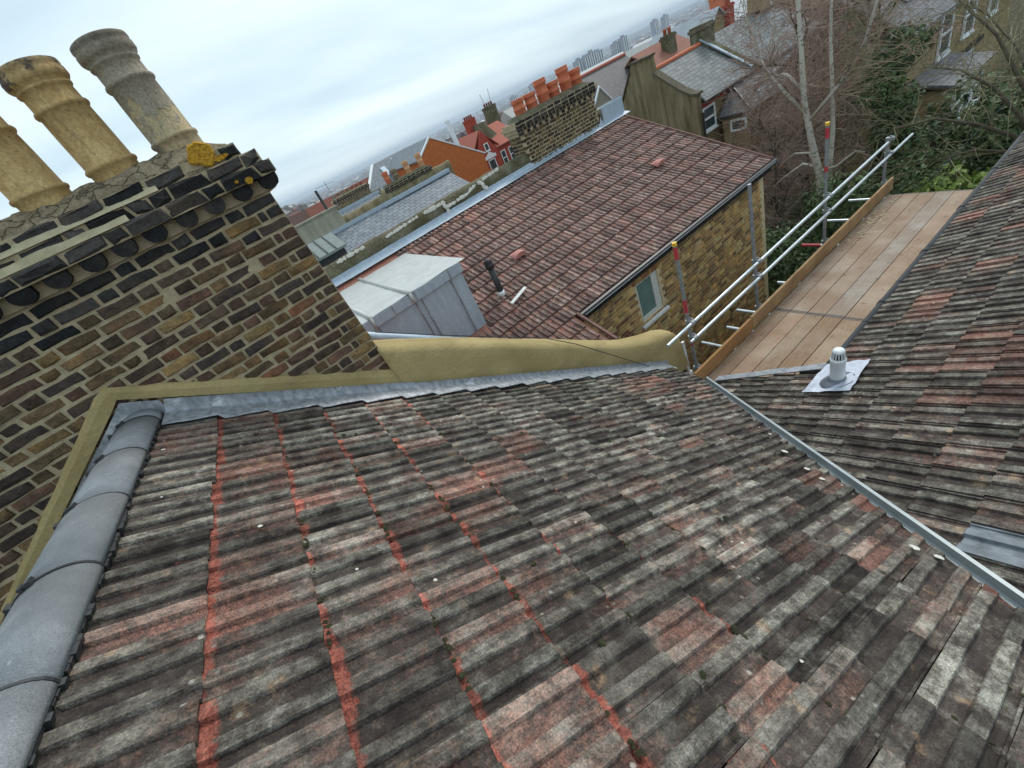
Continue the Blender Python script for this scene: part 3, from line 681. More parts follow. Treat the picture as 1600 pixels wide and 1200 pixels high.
# smears of new mortar lying on the ledges
for (z0, pr0, z1, pr1, xe) in ((.343, .06, .372, .008, -.08), (.268, .09, .298, .058, -.30)):
    sm = MB(); n = 40
    for k in range(n + 1):
        xx = xe + (-1.75 - xe) * k / n; j = .012 * MN.noise(V((xx * 7, z0 * 50, 0)))
        sm.v += [(xx, WALLY - pr0 + .004 + j, z0 + .003), (xx, WALLY - pr1 - .002, z1 + .012 + j), (xx, WALLY - pr1 + .03, z1 + .012 + j), (xx, WALLY - pr0 + .03, z0)]
    for k in range(n):
        for q in range(4): a = k * 4 + q; b = k * 4 + (q + 1) % 4; sm.f.append((a, a + 4, b + 4, b))
    sm.build('mortar_fillet', M_PMORT, ch)
# flaunching
fm = MB(); nx, ny = 70, 12
for i in range(nx + 1):
    for k in range(ny + 1):
        x = .40 - 3.5 * i / nx; y = WALLY + .004 + .60 * k / ny; t = min(k, ny - k) / (ny / 2); ex = min(1, (i / nx) * 22)
        z = .414 + .115 * (1 - (1 - min(t * 1.3, 1)) ** 2) * (.35 + .65 * ex) + MN.noise(V((x * 9, y * 9, 0))) * .022 + MN.noise(V((x * 26, y * 26, 0))) * .014
        fm.v.append((x, y, z))
for i in range(nx):
    for k in range(ny): a = i * (ny + 1) + k; fm.f.append((a, a + 1, a + ny + 2, a + ny + 1))
fm.build('flaunching', M_FLAUN, ch, True)
def licheny(cx, cz, rx, rz, y):
    mb = MB(); n = 34; rings = 7
    for ring in range(rings + 1):
        for k in range(n):
            t = 2 * math.pi * k / n; q = ring / rings * (1 + .35 * MN.noise(V((math.cos(t) * 1.4 + cx * 9, math.sin(t) * 1.4, 3 + cz * 5))) + .12 * MN.noise(V((math.cos(t) * 5, math.sin(t) * 5, cx))))
            x, z = cx + rx * q * math.cos(t), cz + rz * q * math.sin(t)
            h = .003 + .004 * MN.noise(V((x * 60, z * 60, 1))) + (.003 if ring == rings - 1 else 0) - (.012 if ring == rings else 0)
            mb.v.append((x, y - max(h, -.004), z))
    for r in range(rings):
        for k in range(n): a, b2 = r * n + k, r * n + (k + 1) % n; mb.f.append((a, b2, b2 + n, a + n))
    mb.build('lichen', M_LICH, ch)
licheny(.232, .425, .078, .062, WALLY - .024); licheny(.315, .372, .05, .016, WALLY - .026)
licheny(.365, .205, .022, .02, WALLY - .097); licheny(.30, .225, .011, .011, WALLY - .097)
# a loose block under the lichen, corner brick and broken top
ob = MB(); ob.obox((.10, WALLY - .018, .350), (.20, .006, 0), (0, .2, 0), (0, .03, .085)); ob.build('mortar_block', M_FLAUN, ch)
# pots
PP = [(.125, -.06), (.130, .0), (.131, .045), (.141, .055), (.144, .066), (.141, .077), (.130, .087), (.127, .30), (.124, .40), (.134, .408), (.138, .420), (.134, .432), (.124, .44), (.122, .515), (.132, .525), (.134, .535), (.128, .545), (.143, .56), (.151, .575), (.151, .605), (.145, .62), (.150, .632), (.148, .652), (.135, .66), (.115, .655), (.11, .50), (.11, .40)]
for i, (x, sc, dy) in enumerate(((.178, .865, 0), (-.20, .845, 0.01), (-.585, .84, 0), (-.975, .84, 0))):
    p = MB(); p.lathe([(r * 1.0, z * sc) for r, z in PP], (0, 0, 0), 32, False)
    for k, v_ in enumerate(p.v): p.v[k] = (v_[0] * (1 + .02 * MN.noise(V(v_) * 5)), v_[1], v_[2])
    o = p.build('chimney_pot', M_POTG if i == 0 else M_POTB, ch, True); o.location = (x, WALLY + .235 + dy, .515); o.rotation_euler = (rn.gauss(0, .006), -.022 + rn.gauss(0, .006), i * 1.3)
# rendered band over the flashing, both sides of the ridge
bd = MB(); prof = []
N1 = 46
for i in range(N1 + 1):
    t = i / N1; x = .455 + (-3.2 - .455) * t
    if x > -1.06: lo = -.515 - (x + 1.05) * .702
    else: lo = -.515 + (x + 1.05) * .60
    up = -.40 - (x + 1.07) * .662 if x > -1.10 else -.42 + (x + 1.10) * .635
    up += .010 * MN.noise(V((x * 14, 0, 0)))
    bd.v += [(x, WALLY - .024, lo - .0), (x, WALLY - .026, (lo + up) / 2 + .01), (x, WALLY - .014, up - .008), (x, WALLY + .012, up), (x, WALLY + .02, lo)]
for i in range(N1):
    for q in range(5): a, b = i * 5 + q, i * 5 + (q + 1) % 5; bd.f.append((a, b, b + 5, a + 5))
bd.f += [(0, 1, 2, 3, 4)]
bd.build('render_band', M_KHAKI, ch)
# ------------------------------------------------------------ scaffold
sc_ = thing('scaffold', (6.5, 2.4, GZ), 'tube scaffold with timber boarded platform between the two brick rear wings', 'scaffold')
PZ = -4.10; rn = random.Random(31)
def board_mesh(L_, w_, name, mat):
    mb = MB(); n = 6
    for i in range(n + 1):
        x = L_ * i / n
        for (y, z) in ((0, 0), (w_, 0), (w_, -.038), (0, -.038)): mb.v.append((x, y, z))
    for i in range(n):
        for k in range(4): a, b = i * 4 + k, i * 4 + (k + 1) % 4; mb.f.append((a, a + 4, b + 4, b))
    mb.f += [(0, 1, 2, 3), (n * 4 + 3, n * 4 + 2, n * 4 + 1, n * 4)]
    me = mb.mesh(name, mat); white_attr(me); return me
BA, BBm = board_mesh(2.02, .218, 'scaffold_board', M_BOARD), board_mesh(3.95, .218, 'scaffold_board', M_BOARD)
for i in range(7):
    y = 3.03 - .228 * (i + 1); f = rn.uniform(.85, 1.12); g = rn.uniform(-.04, .04)
    if i < 5: inst('scaffold_board', BA, sc_, Matrix.Translation((3.72, y, PZ + rn.uniform(-.004, .004))) @ Matrix.Rotation(rn.gauss(0, .0015), 4, 'Z'), (f * 1.02, f * (.97 + g), f * (.92 + g), 1))
    f = rn.uniform(.9, 1.2); w2 = 1 + (.12 if i in (3, 6) else 0)
    inst('scaffold_board', BBm, sc_, Matrix.Translation((5.752, y, PZ + rn.uniform(-.003, .005))) @ Matrix.Rotation(rn.gauss(0, .001), 4, 'Z'), (f, f * w2, f * w2 * w2 * 1.02, 1))
hm = MB(); hm.box((0, -.0015, -.0395), (.028, .2195, .0015)); HM = hm.mesh('end_hoop', simple('dull_steel_band', (.10, .085, .07), (.19, .165, .14), 30, .7, .2))
for o in [q for q in sc_.children if q.name.startswith('scaffold_board')]:
    Lb = 2.02 if o.data is BA else 3.95
    for xe in (.004, Lb - .032): hq = bpy.data.objects.new('end_hoop', HM); COL.objects.link(hq); hq.parent = o; hq.location = (xe, 0, 0)
TB = board_mesh(2.9, .038, 'toe_board', M_TOE)
def toe(x0, x1, dz, c):
    mb = MB(); mb.box((x0, 3.03, PZ + .0), (x1, 3.068, PZ + .225 + dz)); me = mb.mesh('toe_board', M_TOE); white_attr(me); inst('toe_board', me, sc_, Matrix.Identity(4), c)
toe(3.74, 5.15, -.01, (.95, .85, .75, 1)); toe(5.16, 9.95, .0, (1.05, 1.1, 1.2, 1))
def tubep(name, pts, mat=M_GALV, r=.0242, n=12): return MB().tube(pts, r, n).build(name, mat, sc_, False)
def smooth(o): o.data.shade_smooth(); return o
YS = 3.235
for (x, zt, lean) in ((4.03, -2.13, .0), (5.67, -2.13, 0), (7.80, -2.16, .0), (10.12, -3.33, 0)):
    po = tubep('standard', [(x, YS, zt), (x + .01, YS, -5.2), (x + .02, YS, GZ)], M_GALVD)
    if zt > -3:
        if x != 5.67:
            cap = MB().tube([(x, YS, zt - .02), (x, YS, zt + .022)], .03, 12).build('end_cap', M_YEL); cap.parent = po; cap.matrix_parent_inverse = Matrix.Identity(4)
            for (a, b) in ((.04, .2), (.78, .97), (1.42, 1.5)) if x < 5 else ((.05, .2), (.62, .7)):
                tp = MB().tube([(x, YS, zt - a), (x, YS, zt - b)], .0256, 12).build('tape', M_RED); tp.parent = po
tubep('guard_rail', [(3.48, 3.165, -3.255), (6.2, 3.17, -3.26), (9.93, 3.165, -3.255)])
tubep('guard_rail', [(3.92, 3.165, -3.505), (7.5, 3.16, -3.51), (11.05, 3.165, -3.53)])
def coupler(x, z, y=3.2):
    mb = MB(); mb.tube([(x - .03, y - .03, z), (x + .03, y - .03, z)], .036, 8); mb.tube([(x, y + .035, z - .03), (x, y + .035, z + .03)], .036, 8); mb.box((x - .02, y - .04, z - .022), (x + .02, y + .04, z + .022))
    mb.tube([(x + .03, y - .05, z + .02), (x + .03, y + .02, z + .05)], .009, 6); mb.build('coupler', M_GALVD, sc_)
for x in (4.03, 5.67, 7.80, 10.12):
    coupler(x, -3.505)
    coupler(x, -3.255)
    coupler(x, -4.05)
for (x, yo, m) in ((4.72, 3.60, M_GALV), (5.20, 3.47, M_GALV), (5.68, 3.58, M_GALV), (7.9, 3.62, M_RED), (8.85, 3.62, M_GALV), (9.7, 3.62, M_GALV), (4.0, 3.33, M_GALV), (6.6, 3.4, M_GALV)):
    t = tubep('transom', [(x, 1.45, PZ - .066), (x, yo, PZ - .066)])
    if m is M_RED: tp = MB().tube([(x, yo - .3, PZ - .066), (x, yo + .003, PZ - .066)], .0256, 12).build('tape', M_RED); tp.parent = t
for y in (1.62, 3.19): tubep('ledger', [(3.6, y, PZ - .115), (10.4, y, PZ - .115)])
for x in (4.4, 7.7, 10.1): tubep('standard', [(x, 1.50, PZ - .02), (x, 1.50, GZ)], M_GALVD)
deb = MB()
for i in range(150):
    cx = 8.7 + rn.gauss(0, .45); p = V((min(cx, 9.6), 2.98 - abs(rn.gauss(0, .14)), PZ + .005)); cushion(deb, p, V((0, 0, 1)), rn.uniform(.006, .026), rn, .14, 6)
dm = simple('sawdust_and_mortar', (.40, .31, .20), (.50, .41, .28), 30, 1.)
deb.build('spilt_mortar', dm, sc_, False, 'stuff')

# ------------------------------------------------------------ neighbouring house: rear wing with yellow brick wall and pinkish tiles
hb = thing('terraced_house', (6, 6.5, GZ), 'neighbouring yellow brick rear wing with pinkish brown tiled roof and lead dormer', 'house')
PB = R(24); EY, EZ = 4.85, -3.06
nb_ = V((0, -math.sin(PB), math.cos(PB))); sb_ = V((0, -math.cos(PB), -math.sin(PB)))
def bpt(x, y, n=0.0): return V((x, y, EZ + (y - EY) * math.tan(PB))) + nb_ * n
dk = MB(); dk.prism([bpt(.5, 4.1, -.03), bpt(3.47, 4.1, -.03), bpt(3.47, 4.86, -.03), bpt(9.38, 4.86, -.03), bpt(9.38, 8.5, -.03), bpt(.5, 8.5, -.03)], -nb_ * .06); dk.build('roof_deck', M_BROWNROOF, hb)
rn = random.Random(41); GB = .2585; tb2 = R(6.2); items = []
for k in range(-3, 14):
    y = EY + GB * k
    for i in range(0, 45):
        x = .62 + .2 * i                 # right-hand edge: local x runs towards -X
        if x > 9.42: continue
        if k < 0 and x > 3.55: continue
        if .86 < x - .1 < 2.42 and y + .2 > 5.72: continue
        if x < 2.2 and y > 5.4: continue
        M = tile_frame(bpt(x, y), V((-1, 0, 0)), sb_, nb_, tb2, rn)
        me = rn.choice(TILESB); pl = []
        if max((M @ V((0, q, 0))).y for q in (-TL, 0)) > 8.42: pl.append((V((0, 8.42, 0)), V((0, -1, 0))))
        if pl: me = clip_mesh(me, M, pl)
        if me is None: continue
        up = min(max((y - 6.8) / 1.5, 0), 1) * (.5 + .5 * (x < 5.5)); warm = .12 + .5 * up * rn.random() + (.35 if rn.random() < .10 else 0) + (.3 if x < 3.6 and rn.random() < .3 else 0)
        val = .5 * rn.uniform(.92, 1.08) * (.82 if x < 3.6 and y < 5.6 else 1)
        items.append((me, M, (rn.uniform(.3, .75), warm, val, 0)))
items.sort(key=lambda t: t[1].translation.length)
for me, M, c in items[:298]: inst('tile', me, hb, M, c)
join_instances('tile_field', items[298:], M_TILEB, hb)
WB = 5.0
core = MB()
for (xa, xb, za, zb_) in ((3.3, 5.04, GZ, -3.2), (5.64, 9.30, GZ, -3.2), (5.04, 5.64, -3.47, -3.2), (5.04, 5.64, GZ, -4.26)): core.box((xa, WB + .012, za), (xb, WB + .3, zb_))
core.build('wall', simple('yellow_mortar', (.55, .45, .27), (.68, .57, .37), 12, .95, 0, .5, .006), hb)
side = MB(); side.box((9.0, WB + .3, GZ), (9.30, 8.6, -3.3)); side.prism([(9.0, 5.02, -3.3), (9.0, 8.6, -3.3), (9.0, 8.6, -1.6), (9.0, 5.02, -3.08)], (.30, 0, 0)); side.build('end_wall', M_WBY, hb)
YELC = [(.52, .37, .16), (.46, .31, .13), (.55, .42, .21), (.39, .26, .115), (.32, .20, .10), (.47, .29, .14), (.23, .155, .09)]
lay = []
for r in range(0, 62):
    z = -3.29 - .075 * r; x = 3.45 + (0 if r % 2 else .16875); q = r % 2
    while x < 9.22:
        hd = (q % 2 == 0); ln = .1125 if hd else .225; q += 1
        if x + ln > 9.30: break
        if not (x + ln > 5.03 and x < 5.65 and -4.30 < z + .03 < -3.47): lay.append((x, z, hd))
        x += ln
lay.sort(key=lambda t: t[0] ** 2 + WB ** 2 + t[1] ** 2); far = []; kept = 0
for (x, z, hd) in lay:
    c = rn.choice(YELC); f = rn.uniform(.8, 1.2)
    if z > -3.45: f *= .8  # shadow under the fascia, put into the colour of the top courses
    if x < 4.7 and z < -3.9 and rn.random() < .5: c = (.22, .115, .07)
    M = Matrix.Translation((x, WB + rn.uniform(-.004, .003), z)); me = rn.choice(HDRY if hd else STRY); c4 = (c[0] * f, c[1] * f, c[2] * f, 1)
    if kept < 290 and z > -5.6: inst('brick', me, hb, M, c4); kept += 1
    else: far.append((me, M, c4))
join_instances('brick_field', far, M_BRICKY, hb)
lin = [(.20, .10, .045), (.25, .14, .06), (.30, .19, .08)]
for i in range(10):                      # soldier arch over the window
    c = rn.choice(lin); M = Matrix.Translation((4.965 + .0775 * i, WB - .003, -3.475)) @ Matrix.Rotation(R(-90), 4, 'Y') @ Matrix.Translation((0, 0, -.066))
    inst('arch_brick', rn.choice(STRY), hb, M, (*[q * 1.6 for q in c], 1))
wf = MB()
for (a, b) in (((5.04, 0, -4.26), (5.075, 0, -3.47)), ((5.48, 0, -4.26), (5.64, 0, -3.47)), ((5.075, 0, -3.51), (5.48, 0, -3.47)), ((5.075, 0, -4.26), (5.48, 0, -4.19))):
    wf.box((a[0], WB + .03, a[2]), (b[0], WB + .085, b[2]))
win = wf.build('window', M_WPAINT, hb)
pn = MB(); pn.box((5.075, WB + .055, -4.19), (5.48, WB + .065, -3.51)); put(bpy.data.objects.new('pane', pn.mesh('pane', M_GLASSG)), win)
sl_ = MB(); sl_.add([(4.96, WB - .05, -4.33), (5.74, WB - .05, -4.33), (5.74, WB + .08, -4.265), (4.96, WB + .08, -4.265), (4.96, WB - .05, -4.37), (5.74, WB - .05, -4.37), (5.74, WB + .08, -4.37), (4.96, WB + .08, -4.37)], [(0, 1, 2, 3), (0, 4, 5, 1), (1, 5, 6, 2), (3, 7, 4, 0)])
put(bpy.data.objects.new('sill', sl_.mesh('sill', M_WPAINT)), win)
gu = MB(); gu.tube([(3.55, 4.80, -3.115), (9.40, 4.80, -3.11)], .05, 8); gu.build('gutter', M_BLACK, hb)
fb = MB(); fb.box((3.48, 4.86, -3.27), (9.34, 4.99, -3.11)); fb.build('fascia', M_BLACK, hb)
cb = MB(); cb.tube([(3.6, 4.745, -3.12), (5.5, 4.742, -3.11), (9.3, 4.75, -3.10)], .007, 5); cb.build('eaves_cable', M_GALVD, hb)
vg = MB(); vg.obox(bpt(9.38, 4.85, -.02), V((.03, 0, 0)), bpt(9.38, 8.4, -.02) - bpt(9.38, 4.85, -.02), nb_ * .04); vg.build('verge', M_VERGE, hb); vg = MB(); vg.obox(bpt(3.50, 4.1, -.02), V((.04, 0, 0)), bpt(3.50, 4.84, -.02) - bpt(3.50, 4.1, -.02), nb_ * .045); vg.build('verge', M_VERGE, hb)
# stepped lead against the far party wall
fg = MB(); n = 60
for i in range(n + 1):
    x = .6 + 9.0 * i / n
    for (y, z) in ((8.30, -1.50), (8.32, -1.485), (8.455, -1.455), (8.47, -1.43), (8.475, -1.375 if x < 8.75 else -1.10)):
        dz = (y - 8.35) * 0
        fg.v.append((x, y + random.uniform(-.003, .003), z + random.uniform(-.003, .003)))
for i in range(n):
    for k in range(4): a = i * 5 + k; fg.f.append((a, a + 5, a + 6, a + 1))
fg.build('lead_flashing', M_ZINC, hb)
# soil vent pipe and two terracotta roof vents
vp = bpt(3.03, 6.0); p = MB(); p.tube([vp - V((0, 0, .1)), vp + V((0, 0, .50))], .055, 14); po = p.build('vent_pipe', M_CLIP, hb, True)
cg = MB(); cg.lathe([(.058, .48), (.075, .50), (.078, .56), (.06, .575), (.07, .60), (.055, .64), (.02, .655)], vp, 16); put(bpy.data.objects.new('cowl', cg.mesh('cowl', M_BLACK, True)), po)
wcol = MB(); wcol.tube([vp + V((0, 0, -.02)), vp + V((0, 0, .07))], .061, 14); put(bpy.data.objects.new('collar', wcol.mesh('collar', M_WHITE, True)), po)
bt = MB(); b0 = bpt(2.95, 5.72, .045); bt.obox(b0, V((.42, .10, .05)), V((.015, -.05, -.02)), nb_ * .012); bt.build('batten', M_WPAINT, hb)
M_PINK = simple('pink_terracotta', (.44, .175, .145), (.54, .25, .215), 12, .8)
for (x, y) in ((3.90, 6.60), (7.92, 6.52)):
    v_ = MB(); n = 9; ring = []
    for (d, hh, ww) in ((0, .002, .9), (.10, .075, 1), (.20, .105, 1)):
        for k in range(n):
            t = math.pi * k / (n - 1); v_.v.append(tuple(bpt(x, y, .03) + V((1, 0, 0)) * (math.cos(t) * .13 * ww) + sb_ * d + nb_ * (math.sin(t) * hh)))
    for j in range(2):
        for k in range(n - 1): a = j * n + k; v_.f.append((a, a + 1, a + n + 1, a + n))
    v_.f.append(tuple(range(2 * n, 3 * n))); v_.build('roof_vent', M_PINK, hb, True).data.shade_flat()
# lead clad dormer
DX0, DX1, DY0, DY1, DZ = .86, 2.42, 5.72, 8.28, -1.62
dm_ = MB(); dm_.box((DX0, DY0 + .02, -3.6), (DX1, DY1, DZ - .02)); dmo = dm_.build('dormer', M_ZINC, hb)
tp = MB(); n1, n2 = 20, 14
for i in range(n1 + 1):
    for k in range(n2 + 1):
        x = DX0 - .12 + (DX1 + .13 - DX0 + .12) * i / n1; y = DY0 - .02 + (DY1 + .02 - DY0) * k / n2
        rollz = .05 * math.exp(-((x - (DX0 + .63 + (y - DY0) * -.0)) / .028) ** 2) + .045 * math.exp(-((x - DX0 - .05) / .028) ** 2)
        tp.v.append((x, y, DZ + .02 + MN.noise(V((x * 3, y * 3, 0))) * .012))
for i in range(n1):
    for k in range(n2): a = i * (n2 + 1) + k; tp.f.append((a, a + n2 + 1, a + n2 + 2, a + 1))
M_ZTOP = lead('pale_lead_top', (.46, .47, .455), (.55, .555, .54), (.66, .66, .64), (1.5, 1.5, 1))
put(bpy.data.objects.new('dormer_top', tp.mesh('dormer_top', M_ZTOP, True)), dmo)
for xr in (DX0 + .03, DX0 + .68):
    rl = MB(); rl.tube([(xr, DY0 - .05, DZ + .03), (xr, DY1, DZ + .03)], .03, 10); rl.tube([(xr, DY0 - .035, DZ + .03), (xr, DY0 - .035, DZ - .13)], .024, 8); put(bpy.data.objects.new('lead_roll', rl.mesh('lead_roll', M_ZTOP, True)), dmo)
fc = MB(); fc.box((DX0 - .12, DY0 - .035, DZ - .125), (DX1 + .012, DY0 - .006, DZ + .012)); fc.box((DX1 + .0, DY0 - .03, DZ - .125), (DX1 + .02, DY1, DZ + .012)); put(bpy.data.objects.new('dormer_fascia', fc.mesh('dormer_fascia', M_ZINC)), dmo)
for x in (DX0 + .06, DX0 + .70, DX0 + .80, DX1 - .22):
    sm = MB(); sm.box((x, DY0 - .004, -3.3), (x + .016, DY0 + .03, DZ - .13)); put(bpy.data.objects.new('lead_seam', sm.mesh('lead_seam', M_LEAD)), dmo)
for x in (DX0 + .0, DX0 + .35, DX0 + .64, DX0 + .73, DX1 - .22):
    sm = MB(); sm.box((x, DY0 - .041, DZ - .127), (x + .02, DY0 - .03, DZ + .014)); put(bpy.data.objects.new('fascia_lap', sm.mesh('fascia_lap', M_LEAD)), dmo)
gu = MB(); gu.tube([(.2, 4.6, -1.14), (.65, 4.6, -1.49), (.99, 4.6, -1.75), (1.63, 4.6, -2.25)], .055, 10); gu.build('side_gutter', M_ZINC, hb, True)
cs = MB(); cs.prism([(-1.6, 3.66, GZ), (2.2, 3.66, GZ), (2.2, 3.66, -2.85), (.4, 3.66, -1.75), (-1.2, 3.66, -.7), (-1.6, 3.66, -.95)], (0, 2.0, 0)); cs.build('main_slope', M_BROWNROOF, hb)

# ------------------------------------------------------------ long party walls and stacks of the terrace
def rough_wall(name, label, x0, x1, y, zt, thick, mat, zb=-3.4):
    t = thing(name, ((x0 + x1) / 2, y, zb), label, 'wall'); mb = MB(); n = 70; m = 10
    prof = [(0, 0), (0, .6), (0, .93), (.12, 1), (.5, 1.02), (.88, 1), (1, .93), (1, 0)]
    for i in range(n + 1):
        x = x0 + (x1 - x0) * i / n
        for (a, b) in prof:
            f = MN.noise(V((x * 3, a * 4 + y, b * 5))) * .035
            mb.v.append((x, y + thick * a + (f if a < .5 else -f), zb + (zt - zb) * b + (MN.noise(V((x * 2.3, y, 9))) * .04 if b > .9 else 0)))
    for i in range(n):
        for k in range(len(prof) - 1): a = i * len(prof) + k; mb.f.append((a, a + len(prof), a + len(prof) + 1, a + 1))
    mb.f += [tuple(range(len(prof))), tuple(range(n * len(prof), (n + 1) * len(prof)))[::-1]]
    mb.build('wall_body', mat, t, True); return t
pB = rough_wall('parapet_wall', 'rough mossy parapet wall with white mortar patches behind the lead dormer', .9, 9.45, 8.50, -1.19, .33, M_STONE)
wp = MB(); rn = random.Random(77)
def run(pts, wd):
    for (a, b) in zip(pts, pts[1:]):
        nq = int(math.hypot(b[0] - a[0], b[1] - a[1]) / .035) + 2
        for q in range(nq):
            t = q / nq; x = a[0] + (b[0] - a[0]) * t; z = a[1] + (b[1] - a[1]) * t
            cushion(wp, V((x + rn.uniform(-.02, .02), 8.475 + (.0 if z < -1.25 else .04), z)), V((0, -1, .25)).normalized(), wd * rn.uniform(.5, 1.3), rn, .2, 7)
run([(1.4, -1.18), (2.0, -1.17)], .035); run([(2.5, -1.22), (3.3, -1.18)], .03); run([(3.45, -1.19), (3.9, -1.2), (3.95, -1.42)], .04); run([(3.95, -1.3), (4.5, -1.28), (4.8, -1.2)], .035); run([(4.9, -1.2), (5.0, -1.42)], .04); run([(5.0, -1.19), (5.5, -1.16)], .03)
wp.build('white_mortar', M_WMORT, pB, False)
ew = MB(); ew.box((8.75, 8.47, -1.62), (9.5, 8.82, -1.22)); ew.build('end_block', M_STONE, pB)
lf = MB(); lf.box((8.8, 8.44, -1.5), (9.55, 8.47, -1.12)); lf.build('lead_upstand', M_ZINC, pB)

def stack(label, x0, x1, y, zb, zt, depth, pots, colours, dark, parts=True, group=None):
    t = thing('chimney_stack', ((x0 + x1) / 2, y + depth / 2, zb), label, 'chimney', group); rn = random.Random(int(x0 * 10 + y))
    ztop = zt - .32
    c = MB(); c.box((x0 + .012, y + .01, zb), (x1 - .012, y + depth, ztop)); c.build('mortar_core', M_MORT, t); far = []; items = []
    n = int((ztop - zb) / .075)
    for r in range(n):
        z = ztop - .075 * (r + 1); x = x0 + (0 if r % 2 else .056); q = r % 2
        while x < x1 - .05:
            hd = q % 2 == 0; ln = .1125 if hd else .225; q += 1
            if x + ln > x1 + .02: hd, ln = True, .1125
            cc = rn.choice(colours); f = rn.uniform(.75, 1.25)
            items.append((rn.choice(HDR if hd else STR), Matrix.Translation((x, y + rn.uniform(-.003, .003), z)), (cc[0] * f, cc[1] * f, cc[2] * f, 1))); x += ln
    for r in range(n):                    # left end face
        z = ztop - .075 * (r + 1); q = 0; yy = y + .1
        while yy < y + depth - .1:
            cc = rn.choice(colours); M = Matrix.Translation((x0 - .002, yy + .213, z)) @ Matrix.Rotation(R(-90), 4, 'Z'); items.append((rn.choice(STR), M, (*cc, 1))); yy += .225
    items.sort(key=lambda a: a[1].translation.length)
    lim = 290 if parts else 0
    for (me, M, cl) in items[:lim]: inst('brick', me, t, M, cl)
    if items[lim:]: join_instances('brick_field', items[lim:], M_BRICK, t)
    # corbelled head
    for (z, pr, h) in ((ztop, .03, .075), (ztop + .075, .07, .07), (ztop + .145, .10, .07), (ztop + .215, .06, .06)):
        items = []
        cr = MB(); cr.box((x0 - pr + .01, y - pr + .01, z + .0), (x1 + pr - .01, y + depth + pr, z + h - .002)); cr.build('corbel_core', M_MORT, t)
        x = x0 - pr; i = 0
        while x < x1 + pr - .08:
            cc = rn.choice(SOOT); f = rn.uniform(.8, 1.5); wd = .1125 if z < ztop + .1 else .225
            if z == ztop and i % 2: x += .07; i += 1; continue
            if x + wd > x1 + pr + .03: wd = .1125
            items.append((rn.choice(HDR if wd < .2 else STR), Matrix.Translation((x, y - pr + rn.uniform(-.005, .004), z)), (cc[0] * f, cc[1] * f, cc[2] * f, 1))); x += wd; i += 1
        if parts:
            for (me, M, cl) in items: inst('corbel_brick', me, t, M, cl)
        else: join_instances('corbel_field', items, M_BRICK, t)
    fm = MB(); fm.prism([(x0, y, ztop + .275), (x1, y, ztop + .275), (x1 - .12, y + .12, ztop + .36), (x0 + .12, y + .12, ztop + .36)], (0, depth - .12, 0)); fm.build('flaunching', dark, t)
    for (x, h, r, m) in pots:
        p = MB(); s = h / .36
        p.lathe([(r * .95, -.05), (r, .02), (r, .13 * s), (r * 1.1, .14 * s), (r * 1.1, .165 * s), (r, .175 * s), (r * .98, .27 * s), (r * 1.15, .285 * s), (r * 1.18, .315 * s), (r * 1.05, .325 * s), (r * 1.16, .345 * s), (r * 1.12, .36 * s), (r * .8, .355 * s), (r * .78, .2 * s)], (x, y + depth / 2, ztop + .32), 18, False); p.build('chimney_pot', m, t, True)
    return t
M_DFL = simple('dark_flaunching', (.06, .058, .035), (.15, .135, .08), 8, .95, 0, .8, .02)
BR2 = [(.085, .062, .04), (.12, .088, .05), (.15, .115, .062), (.06, .047, .035), (.19, .14, .075), (.10, .07, .045)]
stack('long dark brick stack with six bright terracotta pots beyond the pinkish tiled roof', 6.33, 8.68, 8.46, -1.55, -.49, .5,
      [(6.68, .33, .13, M_TERRA), (7.04, .33, .13, M_TERRA), (7.42, .48, .13, M_TERRA), (7.76, .33, .13, M_TERRA), (8.14, .50, .13, M_TERRA), (8.50, .35, .13, M_TERRA)], BR2, M_DFL)
# second pair of houses along the terrace
hd_ = thing('terraced_house', (5, 17, GZ), 'rear wing with blue grey slate roof beyond the mossy parapet', 'house')
y0, z0, y1, z1 = 15.3, -3.1, 18.65, -1.58
s_ = MB(); s_.prism([(.5, y0, z0), (9.45, y0, z0), (9.45, y1, z1), (.5, y1, z1)], (0, 0, -.08)); s_.build('slate_roof', M_SLATE, hd_)
w_ = MB(); w_.box((.6, y0 + .2, GZ), (9.3, y1, z0 - .1)); w_.build('wall', M_WBX, hd_)
w_ = MB(); w_.prism([(9.0, y0 + .2, z0 - .1), (9.0, y1, z0 - .1), (9.0, y1, z1 - .1)], (.3, 0, 0)); w_.build('end_wall', M_WBY, hd_)
l_ = MB(); l_.box((.5, y1 - .12, z1 - .04), (9.5, y1 + .02, z1 + .10)); l_.box((6.0, y1 - .22, z1 - .05), (9.45, y1 - .02, z1 + .07)); l_.build('lead_flashing', M_ZINC, hd_)
pD = rough_wall('parapet_wall', 'yellowish parapet wall along the top of the slate roof', 4.2, 9.75, 18.65, -1.25, .33, M_RENDER)
pE = thing('parapet_wall', (3.2, 18.8, -3), 'tall pale streaked rendered parapet left of the slate roof', 'wall')
b_ = MB(); b_.box((-3, 18.62, -4), (4.25, 18.98, -.80)); b_.build('wall_body', M_CONC, pE)
b_ = MB(); b_.box((-3.05, 18.58, -.80), (4.3, 19.02, -.74)); b_.build('coping', M_CONC, pE)
b_ = MB(); b_.tube([(3.95, 18.9, -.8), (3.95, 18.9, .0)], .055, 10); tag(b_.build('flue_pipe', M_CLIP), 'black flue pipe standing on the pale streaked parapet', 'flue')
ae = MB(); ae.tube([(4.6, 19.6, -2), (4.6, 19.6, .15)], .012, 5); ae.tube([(4.15, 19.6, .05), (5.0, 19.6, .0)], .009, 4)
for i in range(7): ae.tube([(4.2 + i * .12, 19.45, .045 - i * .007), (4.2 + i * .12, 19.75, .045 - i * .007)], .006, 4)
tag(ae.build('television_aerial', M_GALVD), 'thin television aerial beside the black flue pipe', 'aerial')
